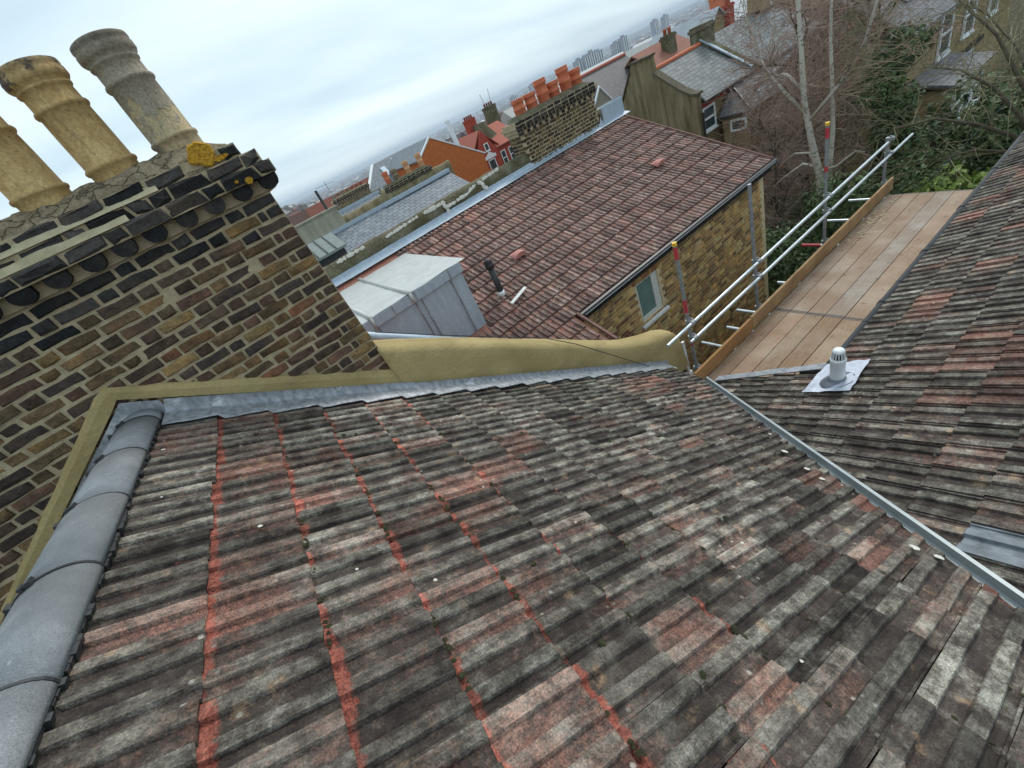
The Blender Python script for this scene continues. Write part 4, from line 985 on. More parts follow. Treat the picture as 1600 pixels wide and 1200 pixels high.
stack('low sooty brick stack with four pale orange pots above the slate roof', 6.5, 8.75, 18.72, -1.4, -1.0, .5, [(6.84, .5, .12, M_TERRA), (7.26, .45, .12, M_FLAUN), (7.88, .52, .12, simple('peach_pot', (.50, .25, .12), (.62, .34, .18), 9, .8)), (8.58, .56, .12, bpy.data.materials['peach_pot'])], SOOT, M_DFL, False)
hf = thing('terraced_house', (5, 27, GZ), 'farther terrace wing with slate roof and lead gutter below the small brick stack', 'house')
s_ = MB(); s_.prism([(.5, 25.8, -3.1), (9.45, 25.8, -3.1), (9.45, 29.15, -1.58), (.5, 29.15, -1.58)], (0, 0, -.08)); s_.build('slate_roof', M_SLATE, hf)
w_ = MB(); w_.box((.6, 26, GZ), (9.3, 29.1, -3.2)); w_.build('wall', M_WBX, hf)
l_ = MB(); l_.box((.5, 29.0, -1.66), (9.6, 29.2, -1.5)); l_.build('lead_flashing', M_ZINC, hf)
pF = MB(); pF.box((.5, 29.2, -3), (9.8, 29.5, -1.45)); tag(pF.build('parapet_wall', M_RENDER), 'small distant parapet wall beneath the farther brick stack', 'wall')
stack('distant small brown brick stack with a row of dark pots near the hillside', 6.75, 9.2, 29.25, -1.95, -.85, .5, [(6.95 + .33 * i, .2, .11, M_TERRAD if i > 3 else M_FLAUN) for i in range(7)], BR2, M_FLAUN, False)
for (n_, lab, y0, m) in (('terraced_house', 'mirror wing behind the mossy parapet, roof falling away from view', 8.85, M_SLATE), ('terraced_house', 'mirror wing behind the yellowish parapet, roof falling away', 19.1, M_SLATE)):
    t = thing(n_, (5, y0 + 1.5, GZ), lab, 'house')
    s_ = MB(); s_.prism([(.5, y0, -1.6), (9.4, y0, -1.6), (9.4, y0 + 3.3, -3.1), (.5, y0 + 3.3, -3.1)], (0, 0, -.08)); s_.build('slate_roof', m, t)
    w_ = MB(); w_.box((.6, y0, GZ), (9.3, y0 + 3.1, -3.2)); w_.build('wall', M_WBX, t)
bx = thing('roof_box', (1.75, 10.5, -3), 'small dark roof box with grey green lid beside the chimney', 'box')
b_ = MB(); b_.box((1.2, 10.2, -2.6), (2.0, 10.8, -1.2)); b_.build('body', M_CLIP, bx)
b_ = MB(); b_.prism([(1.05, 10.1, -1.2), (2.06, 10.1, -1.2), (2.06, 10.9, -.92), (1.05, 10.9, -.92)], (0, 0, .05)); b_.build('lid', simple('green_grey_lid', (.16, .19, .17), (.22, .25, .23), 10, .6), bx)
for i in range(4): b_ = MB(); b_.obox((1.15 + i * .22, 10.11, -1.148), (.03, 0, 0), (0, .79, .277), (0, 0, .02)); b_.build('lid_rib', M_CLIP, bx)
oc = MB(); oc.tube([(.52, 3.5, -1.10), (1.0, 3.5, -1.46), (1.65, 3.5, -1.93), (2.0, 3.44, -2.17), (2.23, 3.27, -2.37), (2.61, 3.265, -2.78), (3.3, 3.262, -3.53)], .005, 5); tag(oc.build('overhead_cable', M_CLIP), 'thin dark cable crossing in front of the lead dormer and over the parapet', 'cable')
# ------------------------------------------------------------ ground falling away to the city
def gh(x, y):
    r = math.hypot(x, y); t = 1 - math.exp(-max(r - 50, 0) / 430)
    z = GZ - 58 * t
    z += 8 * MN.noise(V((x / 420, y / 420, 0))) * min(r / 900, 1)
    if r > 3000: z += (34 + 16 * MN.noise(V((x / 2600, y / 2600, 3)))) * min((r - 3000) / 7000, 1) ** 1.4
    az = math.degrees(math.atan2(x, y))
    hb_ = math.exp(-((r - 950) / 330) ** 2) * math.exp(-((az - 4) / 9.5) ** 2)
    return z + 60 * hb_
gm = MB(); rings = [0, 12, 25, 45, 70, 100, 140, 190, 260, 350, 450, 560, 680, 800, 900, 1000, 1150, 1350, 1600, 2000, 2500, 3200, 4200, 5500, 7000, 9000, 11500, 15000]; NA_ = 144
gm.v.append((0, 0, GZ))
for r in rings[1:]:
    for k in range(NA_): a = 2 * math.pi * k / NA_; x, y = r * math.sin(a), r * math.cos(a); gm.v.append((x, y, gh(x, y)))
for k in range(NA_): gm.f.append((0, 1 + (k + 1) % NA_, 1 + k))
for i in range(len(rings) - 2):
    for k in range(NA_): a = 1 + i * NA_; gm.f.append((a + k, a + (k + 1) % NA_, a + NA_ + (k + 1) % NA_, a + NA_ + k))
g = G('garden_and_suburb'); n = g.noise(.02, 5, .6); n2 = g.noise(1.4, 4, .7)
c = g.mix(g.rng(n2, .35, .65), (.035, .04, .018), (.075, .06, .035)); far_c = g.mix(g.rng(n, .35, .65), (.10, .085, .08), (.075, .085, .06))
dist = g.n('ShaderNodeVectorMath', [g.pos()], operation='LENGTH').outputs['Value']
c = g.mix(g.rng(dist, 60, 400), c, far_c)
M_GROUND = g.out(c, .95, 0, g.bump(n2, .6, .1), .1)
go = gm.build('ground', M_GROUND, None, True); go['kind'] = 'structure'

# ------------------------------------------------------------ houses
def bargeline(mb, a, b, w_, h_):
    a, b = V(a), V(b); mb.obox(a - V((0, w_, 0)), b - a, V((0, w_, 0)), V((0, 0, h_)))
def sash(parent, x0, x1, y, z0, z1, face='Y', mat=M_WIN, gl=M_GLASS, arch=False, bar=True, sill=True):
    t = .09; w_ = MB()
    def b3(p, q, d0, d1):
        if face == 'Y': w_.box((p[0], y - d1, p[1]), (q[0], y - d0, q[1]))
        else: w_.box((y - d1, p[0], p[1]), (y - d0, q[0], q[1]))
    for p, q in (((x0, z0), (x0 + t, z1)), ((x1 - t, z0), (x1, z1)), ((x0 + t, z0), (x1 - t, z0 + t)), ((x0 + t, z1 - t), (x1 - t, z1))): b3(p, q, -.03, .05)
    if bar: b3((x0 + t, (z0 + z1) / 2 - t / 2), (x1 - t, (z0 + z1) / 2 + t / 2), -.03, .045)
    if sill: b3((x0 - .06, z0 - .08), (x1 + .06, z0), -.03, .09)
    o = w_.build('window', mat, parent); p_ = MB()
    if face == 'Y': p_.box((x0 + t, y - .015, z0 + t), (x1 - t, y + .02, z1 - t))
    else: p_.box((y - .015, x0 + t, z0 + t), (y + .02, x1 - t, z1 - t))
    put(bpy.data.objects.new('pane', p_.mesh('pane', gl)), o); return o
def small_stack(parent, x0, x1, y0, y1, zb, zt, mat, npots, pm=M_TERRA, ph=.35):
    s = MB(); s.box((x0, y0, zb), (x1, y1, zt)); s.box((x0 - .06, y0 - .06, zt - .22), (x1 + .06, y1 + .06, zt - .08)); o = s.build('chimney', mat, parent)
    for i in range(npots):
        t = (i + .5) / npots; p = MB()
        c = (x0 + (x1 - x0) * t, (y0 + y1) / 2, zt) if x1 - x0 > y1 - y0 else ((x0 + x1) / 2, y0 + (y1 - y0) * t, zt)
        p.lathe([(.12, 0), (.115, ph * .8), (.14, ph * .85), (.14, ph), (.09, ph)], c, 10); put(bpy.data.objects.new('chimney_pot', p.mesh('chimney_pot', pm, True)), o)
    return o
def slab(mb, a, b, c, d, t=.1): return mb.prism([a, b, c, d], (0, 0, -t))
# grey slate house with rendered gable
e1 = thing('house', (22, 16, GZ), 'grey slate roofed house with streaked rendered gable end and white sash window', 'house')
w_ = MB(); w_.prism([(20, 13.5, GZ), (20, 13.5, -3.33), (20, 13.75, -3.3), (20, 14.3, -2.95), (20, 15.55, -1.95), (20, 15.62, -1.22), (20, 16.75, -1.22), (20, 16.85, -1.55), (20, 17.76, -2.84), (20, 18.5, -3.8), (20, 18.5, GZ)], (.32, 0, 0)); w_.build('gable_wall', M_RENDER, e1)
w_ = MB()
for (a, b) in (((13.42, -3.32), (13.75, -3.27)), ((13.75, -3.27), (14.3, -2.92)), ((14.3, -2.92), (15.55, -1.92)), ((15.56, -1.22), (16.8, -1.22)), ((16.85, -1.52), (18.5, -3.77))):
    w_.obox((19.93, a[0], a[1]), (.46, 0, 0), (0, b[0] - a[0], b[1] - a[1]), (0, 0, .09))
w_.build('coping', simple('mossy_coping', (.06, .05, .03), (.13, .11, .07), 10, .95), e1)
w_ = MB(); w_.box((20.3, 13.6, GZ), (24.3, 18.3, -3.75)); w_.build('wall', M_WBX, e1)
s = MB(); slab(s, (20.32, 13.3, -3.62), (24.35, 13.3, -3.62), (24.35, 15.85, -1.82), (20.32, 15.85, -1.82)); slab(s, (20.32, 18.4, -3.62), (24.35, 18.4, -3.62), (24.35, 15.85, -1.82), (20.32, 15.85, -1.82)); s.build('slate_roof', M_SLATE2, e1)
s = MB(); s.tube([(20.3, 15.85, -1.80), (24.2, 15.85, -1.80)], .10, 8); s.build('ridge', M_TERRA, e1)
s = MB(); s.tube([(20.2, 13.28, -3.7), (24.4, 13.28, -3.7)], .07, 8); s.build('gutter', M_BLACK, e1)
s = MB(); s.box((20.35, 13.5, -3.98), (24.2, 13.58, -3.72)); s.build('eaves_band', M_REDB, e1)
wn_ = sash(e1, 20.32, 21.3, 13.55, -5.0, -3.98)
cu = MB(); cu.box((20.44, 13.56, -4.46), (21.2, 13.58, -4.08)); cu.prism([(20.7, 13.555, -4.5), (20.95, 13.555, -4.5), (20.85, 13.555, -4.95), (20.8, 13.555, -4.95)], (0, .012, 0)); put(bpy.data.objects.new('curtain', cu.mesh('curtain', M_CURT)), wn_)
s = MB(); s.tube([(20.2, 13.42, -4.1), (20.15, 13.42, GZ)], .05, 6); s.build('downpipe', M_BLACK, e1)
e2 = thing('house', (27.5, 16, GZ), 'long slate roofed house behind the birch, past a mossy party wall', 'house')
w_ = MB(); w_.box((24.75, 13.6, GZ), (31, 18.3, -3.75)); w_.build('wall', M_WBX, e2)
s = MB(); slab(s, (24.7, 13.2, -3.7), (31.2, 13.2, -3.7), (31.2, 15.9, -1.72), (24.7, 15.9, -1.72)); slab(s, (24.7, 18.5, -3.7), (31.2, 18.5, -3.7), (31.2, 15.9, -1.72), (24.7, 15.9, -1.72)); s.build('slate_roof', M_SLATE2, e2)
s = MB(); s.prism([(24.35, 13.3, -3.5), (24.35, 15.85, -1.58), (24.35, 18.4, -3.5), (24.35, 18.4, -5), (24.35, 13.3, -5)], (.38, 0, 0)); s.build('party_wall', M_STONE, e2)
s = MB(); s.obox((24.2, 13.32, -3.52), (.16, 0, 0), (0, 2.5, 1.86), (0, 0, .06)); s.build('lead_flashing', M_ZINC, e2)
small_stack(e2, 24.3, 24.85, 15.4, 16.4, -2.2, -1.05, M_STONE, 0); small_stack(e2, 29.5, 30.3, 15.5, 16.3, -2, -.6, M_WBX, 2)
ex = thing('house_extension', (25, 12.5, GZ), 'low hipped extension with purple slates and a small white window', 'extension')
w_ = MB(); w_.box((21.5, 12.05, GZ), (30, 13.35, -4.72)); w_.build('wall', M_WBY, ex)
s = MB(); s.add([(21.38, 11.92, -4.72), (21.38, 13.45, -4.72), (22.6, 13.45, -3.75), (30, 13.45, -3.75), (30, 11.92, -4.72), (21.38, 11.92, -4.8), (21.38, 13.45, -4.8), (30, 11.92, -4.8)], [(0, 1, 2), (0, 2, 3, 4), (0, 5, 6, 1), (0, 4, 7, 5)]); s.build('slate_roof', M_SLATEP, ex)
s = MB(); s.tube([(21.36, 13.5, -4.8), (21.36, 11.9, -4.8), (30, 11.9, -4.8)], .06, 6); s.build('gutter', M_BLACK, ex)
s = MB(); s.tube([(21.38, 11.92, -4.68), (22.6, 13.45, -3.7)], .05, 6); s.build('hip_ridge', M_BLACK, ex)
s = MB(); s.tube([(21.42, 11.95, -4.8), (21.42, 11.95, GZ)], .05, 6); s.build('downpipe', M_BLACK, ex)
sash(ex, 12.16, 12.94, 21.48, -5.5, -4.98, 'X', bar=False, sill=False)
# dark roof with white gablet
bh = thing('house', (26, 24.5, GZ), 'dark roofed house with a white triangular gablet, behind the six pot stack', 'house')
w_ = MB(); w_.box((21.2, 22.9, GZ), (29, 27, -3.05)); w_.build('wall', M_WBX, bh)
s = MB(); slab(s, (20.9, 22.3, -3.15), (29.5, 22.3, -3.15), (29.5, 25, -1.05), (23.4, 25, -1.05)); s.build('slate_roof', M_SLATED, bh)
s = MB(); s.add([(20.9, 22.3, -3.15), (23.4, 25, -1.05), (20.9, 27.7, -3.15)], [(0, 1, 2)]); s.build('roof_hip', M_SLATED, bh)
s = MB(); s.tube([(23.4, 25, -1.02), (29.5, 25, -1.02)], .1, 8); s.build('ridge', M_REDROOF, bh)
s = MB(); s.box((20.9, 22.2, -3.3), (29.5, 22.34, -3.08)); s.build('fascia', M_WIN, bh)
s = MB(); s.prism([(22.5, 22.2, -2.85), (24.2, 22.2, -2.85), (23.35, 22.2, -1.9)], (0, 1.2, 0)); gbl = s.build('gablet', simple('pebbledash', (.20, .18, .15), (.30, .27, .22), 30, .95), bh)
s = MB()
for (a, b) in (((22.4, 22.12, -2.92), (23.35, 22.12, -1.86)), ((24.3, 22.12, -2.92), (23.35, 22.12, -1.86)), ((22.4, 22.12, -2.95), (24.3, 22.12, -2.95))): s.obox(a, V(b) - V(a), (0, .1, 0), (0, 0, .11))
put(bpy.data.objects.new('bargeboard', s.mesh('bargeboard', M_WIN)), gbl)
s = MB(); slab(s, (22.35, 22.15, -2.85), (23.35, 22.15, -1.8), (23.35, 23.9, -1.85), (22.35, 22.9, -2.72), .05); slab(s, (24.35, 22.15, -2.85), (23.35, 22.15, -1.8), (23.35, 23.9, -1.85), (24.35, 22.9, -2.72), .05); put(bpy.data.objects.new('gablet_roof', s.mesh('gablet_roof', M_SLATED)), gbl)
rd = thing('house', (30.5, 23.5, GZ), 'red brown tiled roof with a small chimney behind the rendered gable house', 'house')
w_ = MB(); w_.box((28.6, 21.5, GZ), (32.6, 25.5, -2.6)); w_.build('wall', M_REDB, rd)
s = MB(); slab(s, (28.2, 21.2, -2.6), (33, 21.2, -2.6), (33, 23.4, -1.25), (28.2, 23.4, -1.25)); slab(s, (28.2, 25.6, -2.6), (33, 25.6, -2.6), (33, 23.4, -1.25), (28.2, 23.4, -1.25)); s.build('tiled_roof', M_BROWNROOF, rd)
small_stack(rd, 30.3, 31.0, 21.9, 22.6, -2.4, -1.05, M_STONE, 2)
ig = thing('house', (39.5, 25, GZ), 'small yellow brick gable with red chimney below a pale roof', 'house')
w_ = MB(); w_.prism([(37.8, 24, GZ), (41.2, 24, GZ), (41.2, 24, -2.5), (39.3, 24, -1.2), (37.8, 24, -2.4)], (0, 6, 0)); w_.build('wall', M_WBX, ig)
s = MB(); slab(s, (37.5, 23.8, -2.6), (39.3, 23.8, -1.05), (39.3, 30, -1.05), (37.5, 30, -2.6)); slab(s, (41.5, 23.8, -2.7), (39.3, 23.8, -1.05), (39.3, 30, -1.05), (41.5, 30, -2.7)); s.build('slate_roof', M_PALER, ig)
small_stack(ig, 40.2, 40.9, 23.6, 24.2, -4, -1.2, M_REDB, 2)
ig2 = thing('house', (46, 27, GZ), 'long pale grey roof with an orange stack on the skyline right of the red chimney', 'house')
w_ = MB(); w_.box((42, 25, GZ), (52, 30, -2.6)); w_.build('wall', M_WBX, ig2); s = MB(); slab(s, (41.6, 24.6, -2.6), (52.4, 24.6, -2.6), (52.4, 27.5, -1.1), (41.6, 27.5, -1.1)); s.build('slate_roof', M_PALER, ig2); small_stack(ig2, 43.5, 45, 26.5, 27.2, -2, -.4, M_TERRA, 3)
# orange brick gable
og = thing('house', (21, 44, GZ - 3), 'bright orange brick gable end with white verges', 'house')
w_ = MB(); w_.prism([(18.25, 40, -14), (24.75, 40, -14), (24.72, 40, -3.55), (19.95, 40, -.36), (18.25, 40, -1.5)], (0, 9, 0)); w_.build('gable_wall', M_ORANGE, og)
s = MB()
for (a, b) in (((18.1, 39.95, -1.55), (19.95, 39.95, -.32)), ((19.95, 39.95, -.32), (24.95, 39.95, -3.66))): s.obox(a, V(b) - V(a), (0, .3, 0), (0, 0, .14))
s.build('verge', M_WIN, og)
s = MB(); slab(s, (18.0, 40.2, -1.5), (19.95, 40.2, -.22), (19.95, 50, -.22), (18.0, 50, -1.5)); slab(s, (25, 40.2, -3.58), (19.95, 40.2, -.22), (19.95, 50, -.22), (25, 50, -3.58)); s.build('slate_roof', M_SLATE, og)
s = MB(); s.obox((24.55, 43.9, -3.0), (.35, 0, 0), (0, .4, 0), (-.1, 0, 3.3)); tag(s.build('white_flue', M_WIN), 'tall white flue rising behind the orange brick gable', 'flue')
sk = thing('house', (18.5, 50, GZ - 3), 'grey slate roof with white skylights and verges left of the orange gable', 'house')
w_ = MB(); w_.box((14.3, 47.6, -14), (23.3, 52, -2.8)); w_.build('wall', M_WBX, sk)
s = MB(); slab(s, (14.0, 47.2, -2.7), (23.6, 47.2, -2.7), (23.6, 50, -.25), (17.2, 50, -.25)); s.build('slate_roof', M_SLATE, sk)
for (x, z) in ((17.6, -1.35), (19.4, -1.0), (21.2, -.9)):
    s = MB(); t = (z + 2.7) / 2.45; y = 47.2 + 2.8 * t; s.obox((x, y - .5, z - .40), (.55, 0, 0), (0, 1., .875), (0, 0, .08)); s.build('skylight', M_SKYL, sk)
s = MB(); s.obox((13.9, 47.15, -2.75), (.3, 0, 0), (3.2, 2.8, 2.45), (0, 0, .12)); s.build('verge', M_WIN, sk)
rg = thing('house', (28.6, 48, GZ - 3), 'red brick gable with white stone dressings beside the orange gable', 'house')
w_ = MB(); w_.prism([(27.1, 45, -14), (29.8, 45, -14), (29.8, 45, -4.2), (28.5, 45, -1.9), (27.1, 45, -4.2)], (0, 6, 0)); w_.build('gable_wall', M_REDB, rg)
s = MB(); slab(s, (26.3, 45.3, -4.1), (28.5, 45.3, -1.8), (28.5, 51, -1.8), (26.3, 51, -4.1)); slab(s, (30.6, 45.3, -4.1), (28.5, 45.3, -1.8), (28.5, 51, -1.8), (30.6, 51, -4.1)); s.build('tiled_roof', M_REDROOF, rg)
sash(rg, 28.0, 29.0, 44.95, -7, -4.9); sash(rg, 28.2, 28.8, 44.95, -4.0, -3.2, bar=False)
s = MB(); s.box((27.6, 44.85, -4.8), (29.3, 44.97, -4.5)); s.prism([(27.9, 44.86, -4.5), (29.1, 44.86, -4.5), (28.5, 44.86, -4.1)], (0, .1, 0)); s.build('stone_dressing', M_WIN, rg)
small_stack(rg, 30.3, 31.6, 50, 50.8, -3, -.5, M_REDB, 4, M_TERRAD)
rg2 = thing('house', (31.4, 48, GZ - 3), 'red tiled house with two arched white windows left of the six pot stack', 'house')
w_ = MB(); w_.prism([(29.9, 45.5, -14), (33.4, 45.5, -14), (33.4, 45.5, -4.0), (29.9, 45.5, -4.0)], (0, 5, 0)); w_.build('wall', M_REDB, rg2)
s = MB(); slab(s, (29.7, 45.2, -4.1), (33.7, 45.2, -4.1), (33.2, 48, -1.9), (31.4, 48, -1.9)); s.build('tiled_roof', M_REDROOF, rg2)
s = MB(); s.prism([(29.7, 46, -3.9), (31.6, 46.5, -3.2), (30.5, 47, -1.3)], (.6, 4, 0)); s.build('side_roof', M_STONE, rg2)
sash(rg2, 30.3, 31.0, 45.45, -6.3, -4.7); sash(rg2, 31.5, 32.2, 45.45, -6.3, -4.7)
small_stack(rg2, 33.0, 34.4, 49, 50, -3, -.2, M_STONE, 4, M_TERRAD)
s = MB(); s.tube([(33.3, 49.5, -.2), (33.1, 49.5, 1.2)], .03, 4); s.tube([(34.2, 49.5, -.2), (34.4, 49.5, 1.4)], .03, 4); put(bpy.data.objects.new('aerial', s.mesh('aerial', M_GALVD)), rg2)
# brick house behind the trees, right
rh = thing('house', (29, 9, GZ), 'brick house with white windows half hidden behind bare branches, top right', 'house')
w_ = MB(); w_.box((23.6, 7.2, GZ), (36, 11.5, -3.95)); w_.build('wall', M_WBX, rh)
s = MB(); slab(s, (23.2, 6.9, -4.0), (36.4, 6.9, -4.0), (36.4, 9.4, -2.1), (23.2, 9.4, -2.1)); slab(s, (23.2, 11.9, -4.0), (36.4, 11.9, -4.0), (36.4, 9.4, -2.1), (23.2, 9.4, -2.1)); s.build('slate_roof', M_SLATEP, rh)
for x in (25.2, 27.2):
    s = MB(); s.obox((x, 7.9, -3.16), (.9, 0, 0), (0, .8, .61), (0, 0, .08)); s.build('skylight', M_WIN, rh)
sash(rh, 26.5, 27.7, 7.15, -5.7, -4.15); sash(rh, 29.2, 30.4, 7.15, -5.7, -4.15); sash(rh, 32.2, 33.4, 7.15, -5.7, -4.15)
w_ = MB(); w_.box((24.0, 5.9, GZ), (27.4, 7.2, -6.2)); w_.build('bay', M_WBX, rh)
s = MB(); slab(s, (23.8, 5.6, -6.15), (27.6, 5.6, -6.15), (27.6, 7.2, -5.75), (23.8, 7.2, -5.75)); s.build('bay_roof', M_SLATEP, rh)
for x in (24.1, 25.15, 26.2): sash(rh, x, x + .95, 5.85, -7.6, -6.3)
for x in (28.4, 30.0): sash(rh, x, x + 1.0, 7.15, -7.9, -6.5)
w_ = MB(); w_.box((27.9, 7.05, -6.45), (32, 7.2, -6.3)); w_.build('string_course', M_BLACK, rh)
fw_ = thing('garden_fence', (20, 2.6, GZ), 'red painted fence end at the right edge behind the wing roof', 'fence')
for i in range(6): s = MB(); s.box((12.6 + i * .3, 1.55, -6), (12.85 + i * .3, 1.6, -3.6)); s.build('board', M_TERRAD, fw_)
# far city: thousands of roofs nobody could count
def city(name, n, r0, r1, a0, a1, hs, seed, cols):
    rn = np.random.RandomState(seed); vs_, fs_, cs = [], [], []
    for i in range(n):
        r = r0 * (r1 / r0) ** rn.rand(); a = R(a0 + (a1 - a0) * rn.rand()); x, y = r * math.sin(a), r * math.cos(a); z = gh(x, y) - 1
        k = 1 + r / 2500; wd, dp, h = rn.uniform(6, 18) * k, rn.uniform(6, 10) * k, rn.uniform(*hs); rt = rn.rand() * math.pi; c, s = math.cos(rt), math.sin(rt); b = len(vs_)
        for (px, py, pz) in ((-1, -1, 0), (1, -1, 0), (1, 1, 0), (-1, 1, 0), (-1, -1, 1), (1, -1, 1), (1, 1, 1), (-1, 1, 1), (-1, 0, 1.4), (1, 0, 1.4)):
            lx, ly = px * wd / 2, py * dp / 2; vs_.append((x + lx * c - ly * s, y + lx * s + ly * c, z + pz * h))
        fs_ += [tuple(b + q for q in f) for f in ((0, 1, 5, 4), (1, 2, 6, 9, 5), (2, 3, 7, 6), (3, 0, 4, 8, 7), (4, 5, 9, 8), (6, 7, 8, 9))]
        wc = cols[rn.randint(len(cols))]; rc = cols[rn.randint(len(cols))]; cs += [(*wc, 1)] * 4 + [(*rc, 1)] * 6
    me = bpy.data.meshes.new(name); me.from_pydata(vs_, [], fs_); me.update(); col_attr(me, cs); return me
g = G('city_colours'); at = g.n('ShaderNodeAttribute', attribute_name='Col'); M_CITY = g.out(at.outputs['Color'], .9, 0, None, .1)
CC = [(.22, .09, .07), (.30, .14, .10), (.14, .12, .12), (.20, .19, .19), (.45, .44, .42), (.70, .70, .68), (.12, .07, .06), (.25, .17, .13), (.09, .09, .10)]
me = city('city_rooftops', 9500, 75, 9000, -6, 66, (5, 9), 4, CC); me.materials.append(M_CITY)
co = bpy.data.objects.new('city_rooftops', me); put(co, None); tag(co, 'hazy mass of city rooftops stretching to the horizon', 'city', kind='stuff')
M_TOWER = simple('tower_concrete', (.20, .22, .25), (.34, .36, .40), .05, .8)
rn = random.Random(6)
ORD = ('leftmost', 'second from the left', 'third from the left', 'fourth from the left', 'fifth from the left', 'sixth from the left', 'seventh from the left', 'sixth from the right', 'fifth from the right', 'fourth from the right', 'third from the right', 'second from the right', 'rightmost')
def tower(az0, r, h, wd, which):
    az = R(az0); x, y = r * math.sin(az), r * math.cos(az); z = gh(x, y)
    t = thing('tower_block', (x, y, z), 'grey tower block in the hazy city, ' + which + ' of them all', 'tower block', 'tower blocks in the far city')
    b = MB(); b.box((x - wd / 2, y - wd / 2, z), (x + wd / 2, y + wd / 2, z + h)); b.box((x - wd / 5, y - wd / 5, z + h), (x + wd / 5, y + wd / 5, z + h + 4)); b.build('shaft', M_TOWER, t)
    for i in range(5): s = MB(); q = (i + .5) / 5; s.box((x - wd / 2 + wd * q - wd * .06, y - wd / 2 - .3, z + 3), (x - wd / 2 + wd * q + wd * .06, y - wd / 2 + .2, z + h - 2)); s.build('window_strip', M_GLASS if i % 2 else M_WIN, t)
TW_ = sorted(((45.0, 1250, 62), (45.7, 1250, 62), (46.4, 1270, 66), (47.1, 1300, 62), (49.0, 1500, 60), (49.8, 1500, 64), (43.6, 1300, 48), (42.8, 1300, 44), (53.0, 1900, 66), (54.0, 1950, 66), (37.2, 1700, 54), (39.5, 2100, 58), (40.6, 2000, 52)))
for i, (a, r, h) in enumerate(TW_): tower(a, r, h, 19, ORD[i])
wb = thing('long_building', (700, 560, -50), 'long pale industrial shed below the tower blocks', 'building')
for (a0, a1, r) in ((47.5, 53.5, 640), (55.2, 58.3, 620)):
    p, q = V((r * math.sin(R(a0)), r * math.cos(R(a0)), 0)), V((r * math.sin(R(a1)), r * math.cos(R(a1)), 0)); z = gh(p.x, p.y)
    s = MB(); s.obox((p.x, p.y, z), q - p, V((28, 22, 0)), V((0, 0, 14))); s.build('shed', simple('pale_cladding', (.62, .63, .60), (.72, .73, .70), .1, .7), wb)
# wooded hill to the left and tree belts
M_WOOD = simple('winter_wood', (.045, .045, .035), (.085, .07, .055), .06, 1., 0, 0, .1)
def blobs(n, r0, r1, a0, a1, seed, hs=(5, 9)):
    mb = MB(); rn = random.Random(seed)
    for i in range(n):
        r = rn.uniform(r0, r1); az = R(rn.uniform(a0, a1)); x, y = r * math.sin(az), r * math.cos(az); h = rn.uniform(*hs)
        cushion(mb, V((x, y, gh(x, y) - 1)), V((0, 0, 1)), h * .75, rn, 1.5, 8)
    return mb
b = blobs(1500, 560, 1250, -16, 14, 1, (6, 11)); b.v += []
o = b.build('wooded_hill', M_WOOD, None, True); tag(o, 'hazy wooded hillside beyond the chimney on the left', 'woodland', kind='stuff')
o = blobs(2400, 250, 4000, 0, 66, 2, (4, 8)).build('tree_belts', M_WOOD, None, True); tag(o, 'dark tree belts scattered between the city rooftops', 'woodland', kind='stuff')
o = blobs(160, 90, 210, 56, 70, 3, (5, 8)).build('tree_belts', M_WOOD, None, True); tag(o, 'dark bare treetops on the skyline at upper right', 'woodland', kind='stuff')
# ------------------------------------------------------------ trees and shrubs
def birch():
    g = G('birch_bark'); v = g.mapv(g.pos(), (3, 3, 9)); n = g.noise(2.5, 4, .7, v); n2 = g.noise(1.2, 3)
    c = g.mix(g.rng(n, .56, .66), g.mix(n2, (.42, .39, .33), (.60, .57, .50)), (.05, .04, .035)); return g.out(c, .9, 0, g.bump(n, .4, .02), .1)
M_BIRCH = birch()
M_TWIG = simple('brown_twigs', (.25, .175, .14), (.40, .295, .24), 2, .95, spec=.1)
M_TWIGG = simple('green_grey_twigs', (.20, .18, .115), (.34, .31, .20), 2, .95, spec=.1)
M_BARK = simple('grey_bark', (.075, .065, .048), (.14, .125, .09), 6, .95, 0, .8, .02, spec=.1)
def leafmat(name, c1, c2):
    g = G(name); n = g.noise(.9, 4, .7); n2 = g.noise(11, 2)
    c = g.mix(g.rng(g.math('ADD', n, g.math('MULTIPLY', n2, .5)), .5, 1.), c1, c2); return g.out(c, .55, 0, None, .35)
M_IVY = leafmat('ivy_leaf', (.034, .060, .022), (.13, .19, .07)); M_BUSH = leafmat('bright_leaf', (.16, .24, .05), (.34, .44, .11)); M_OLIVE = leafmat('olive_leaf', (.035, .045, .018), (.085, .095, .04))
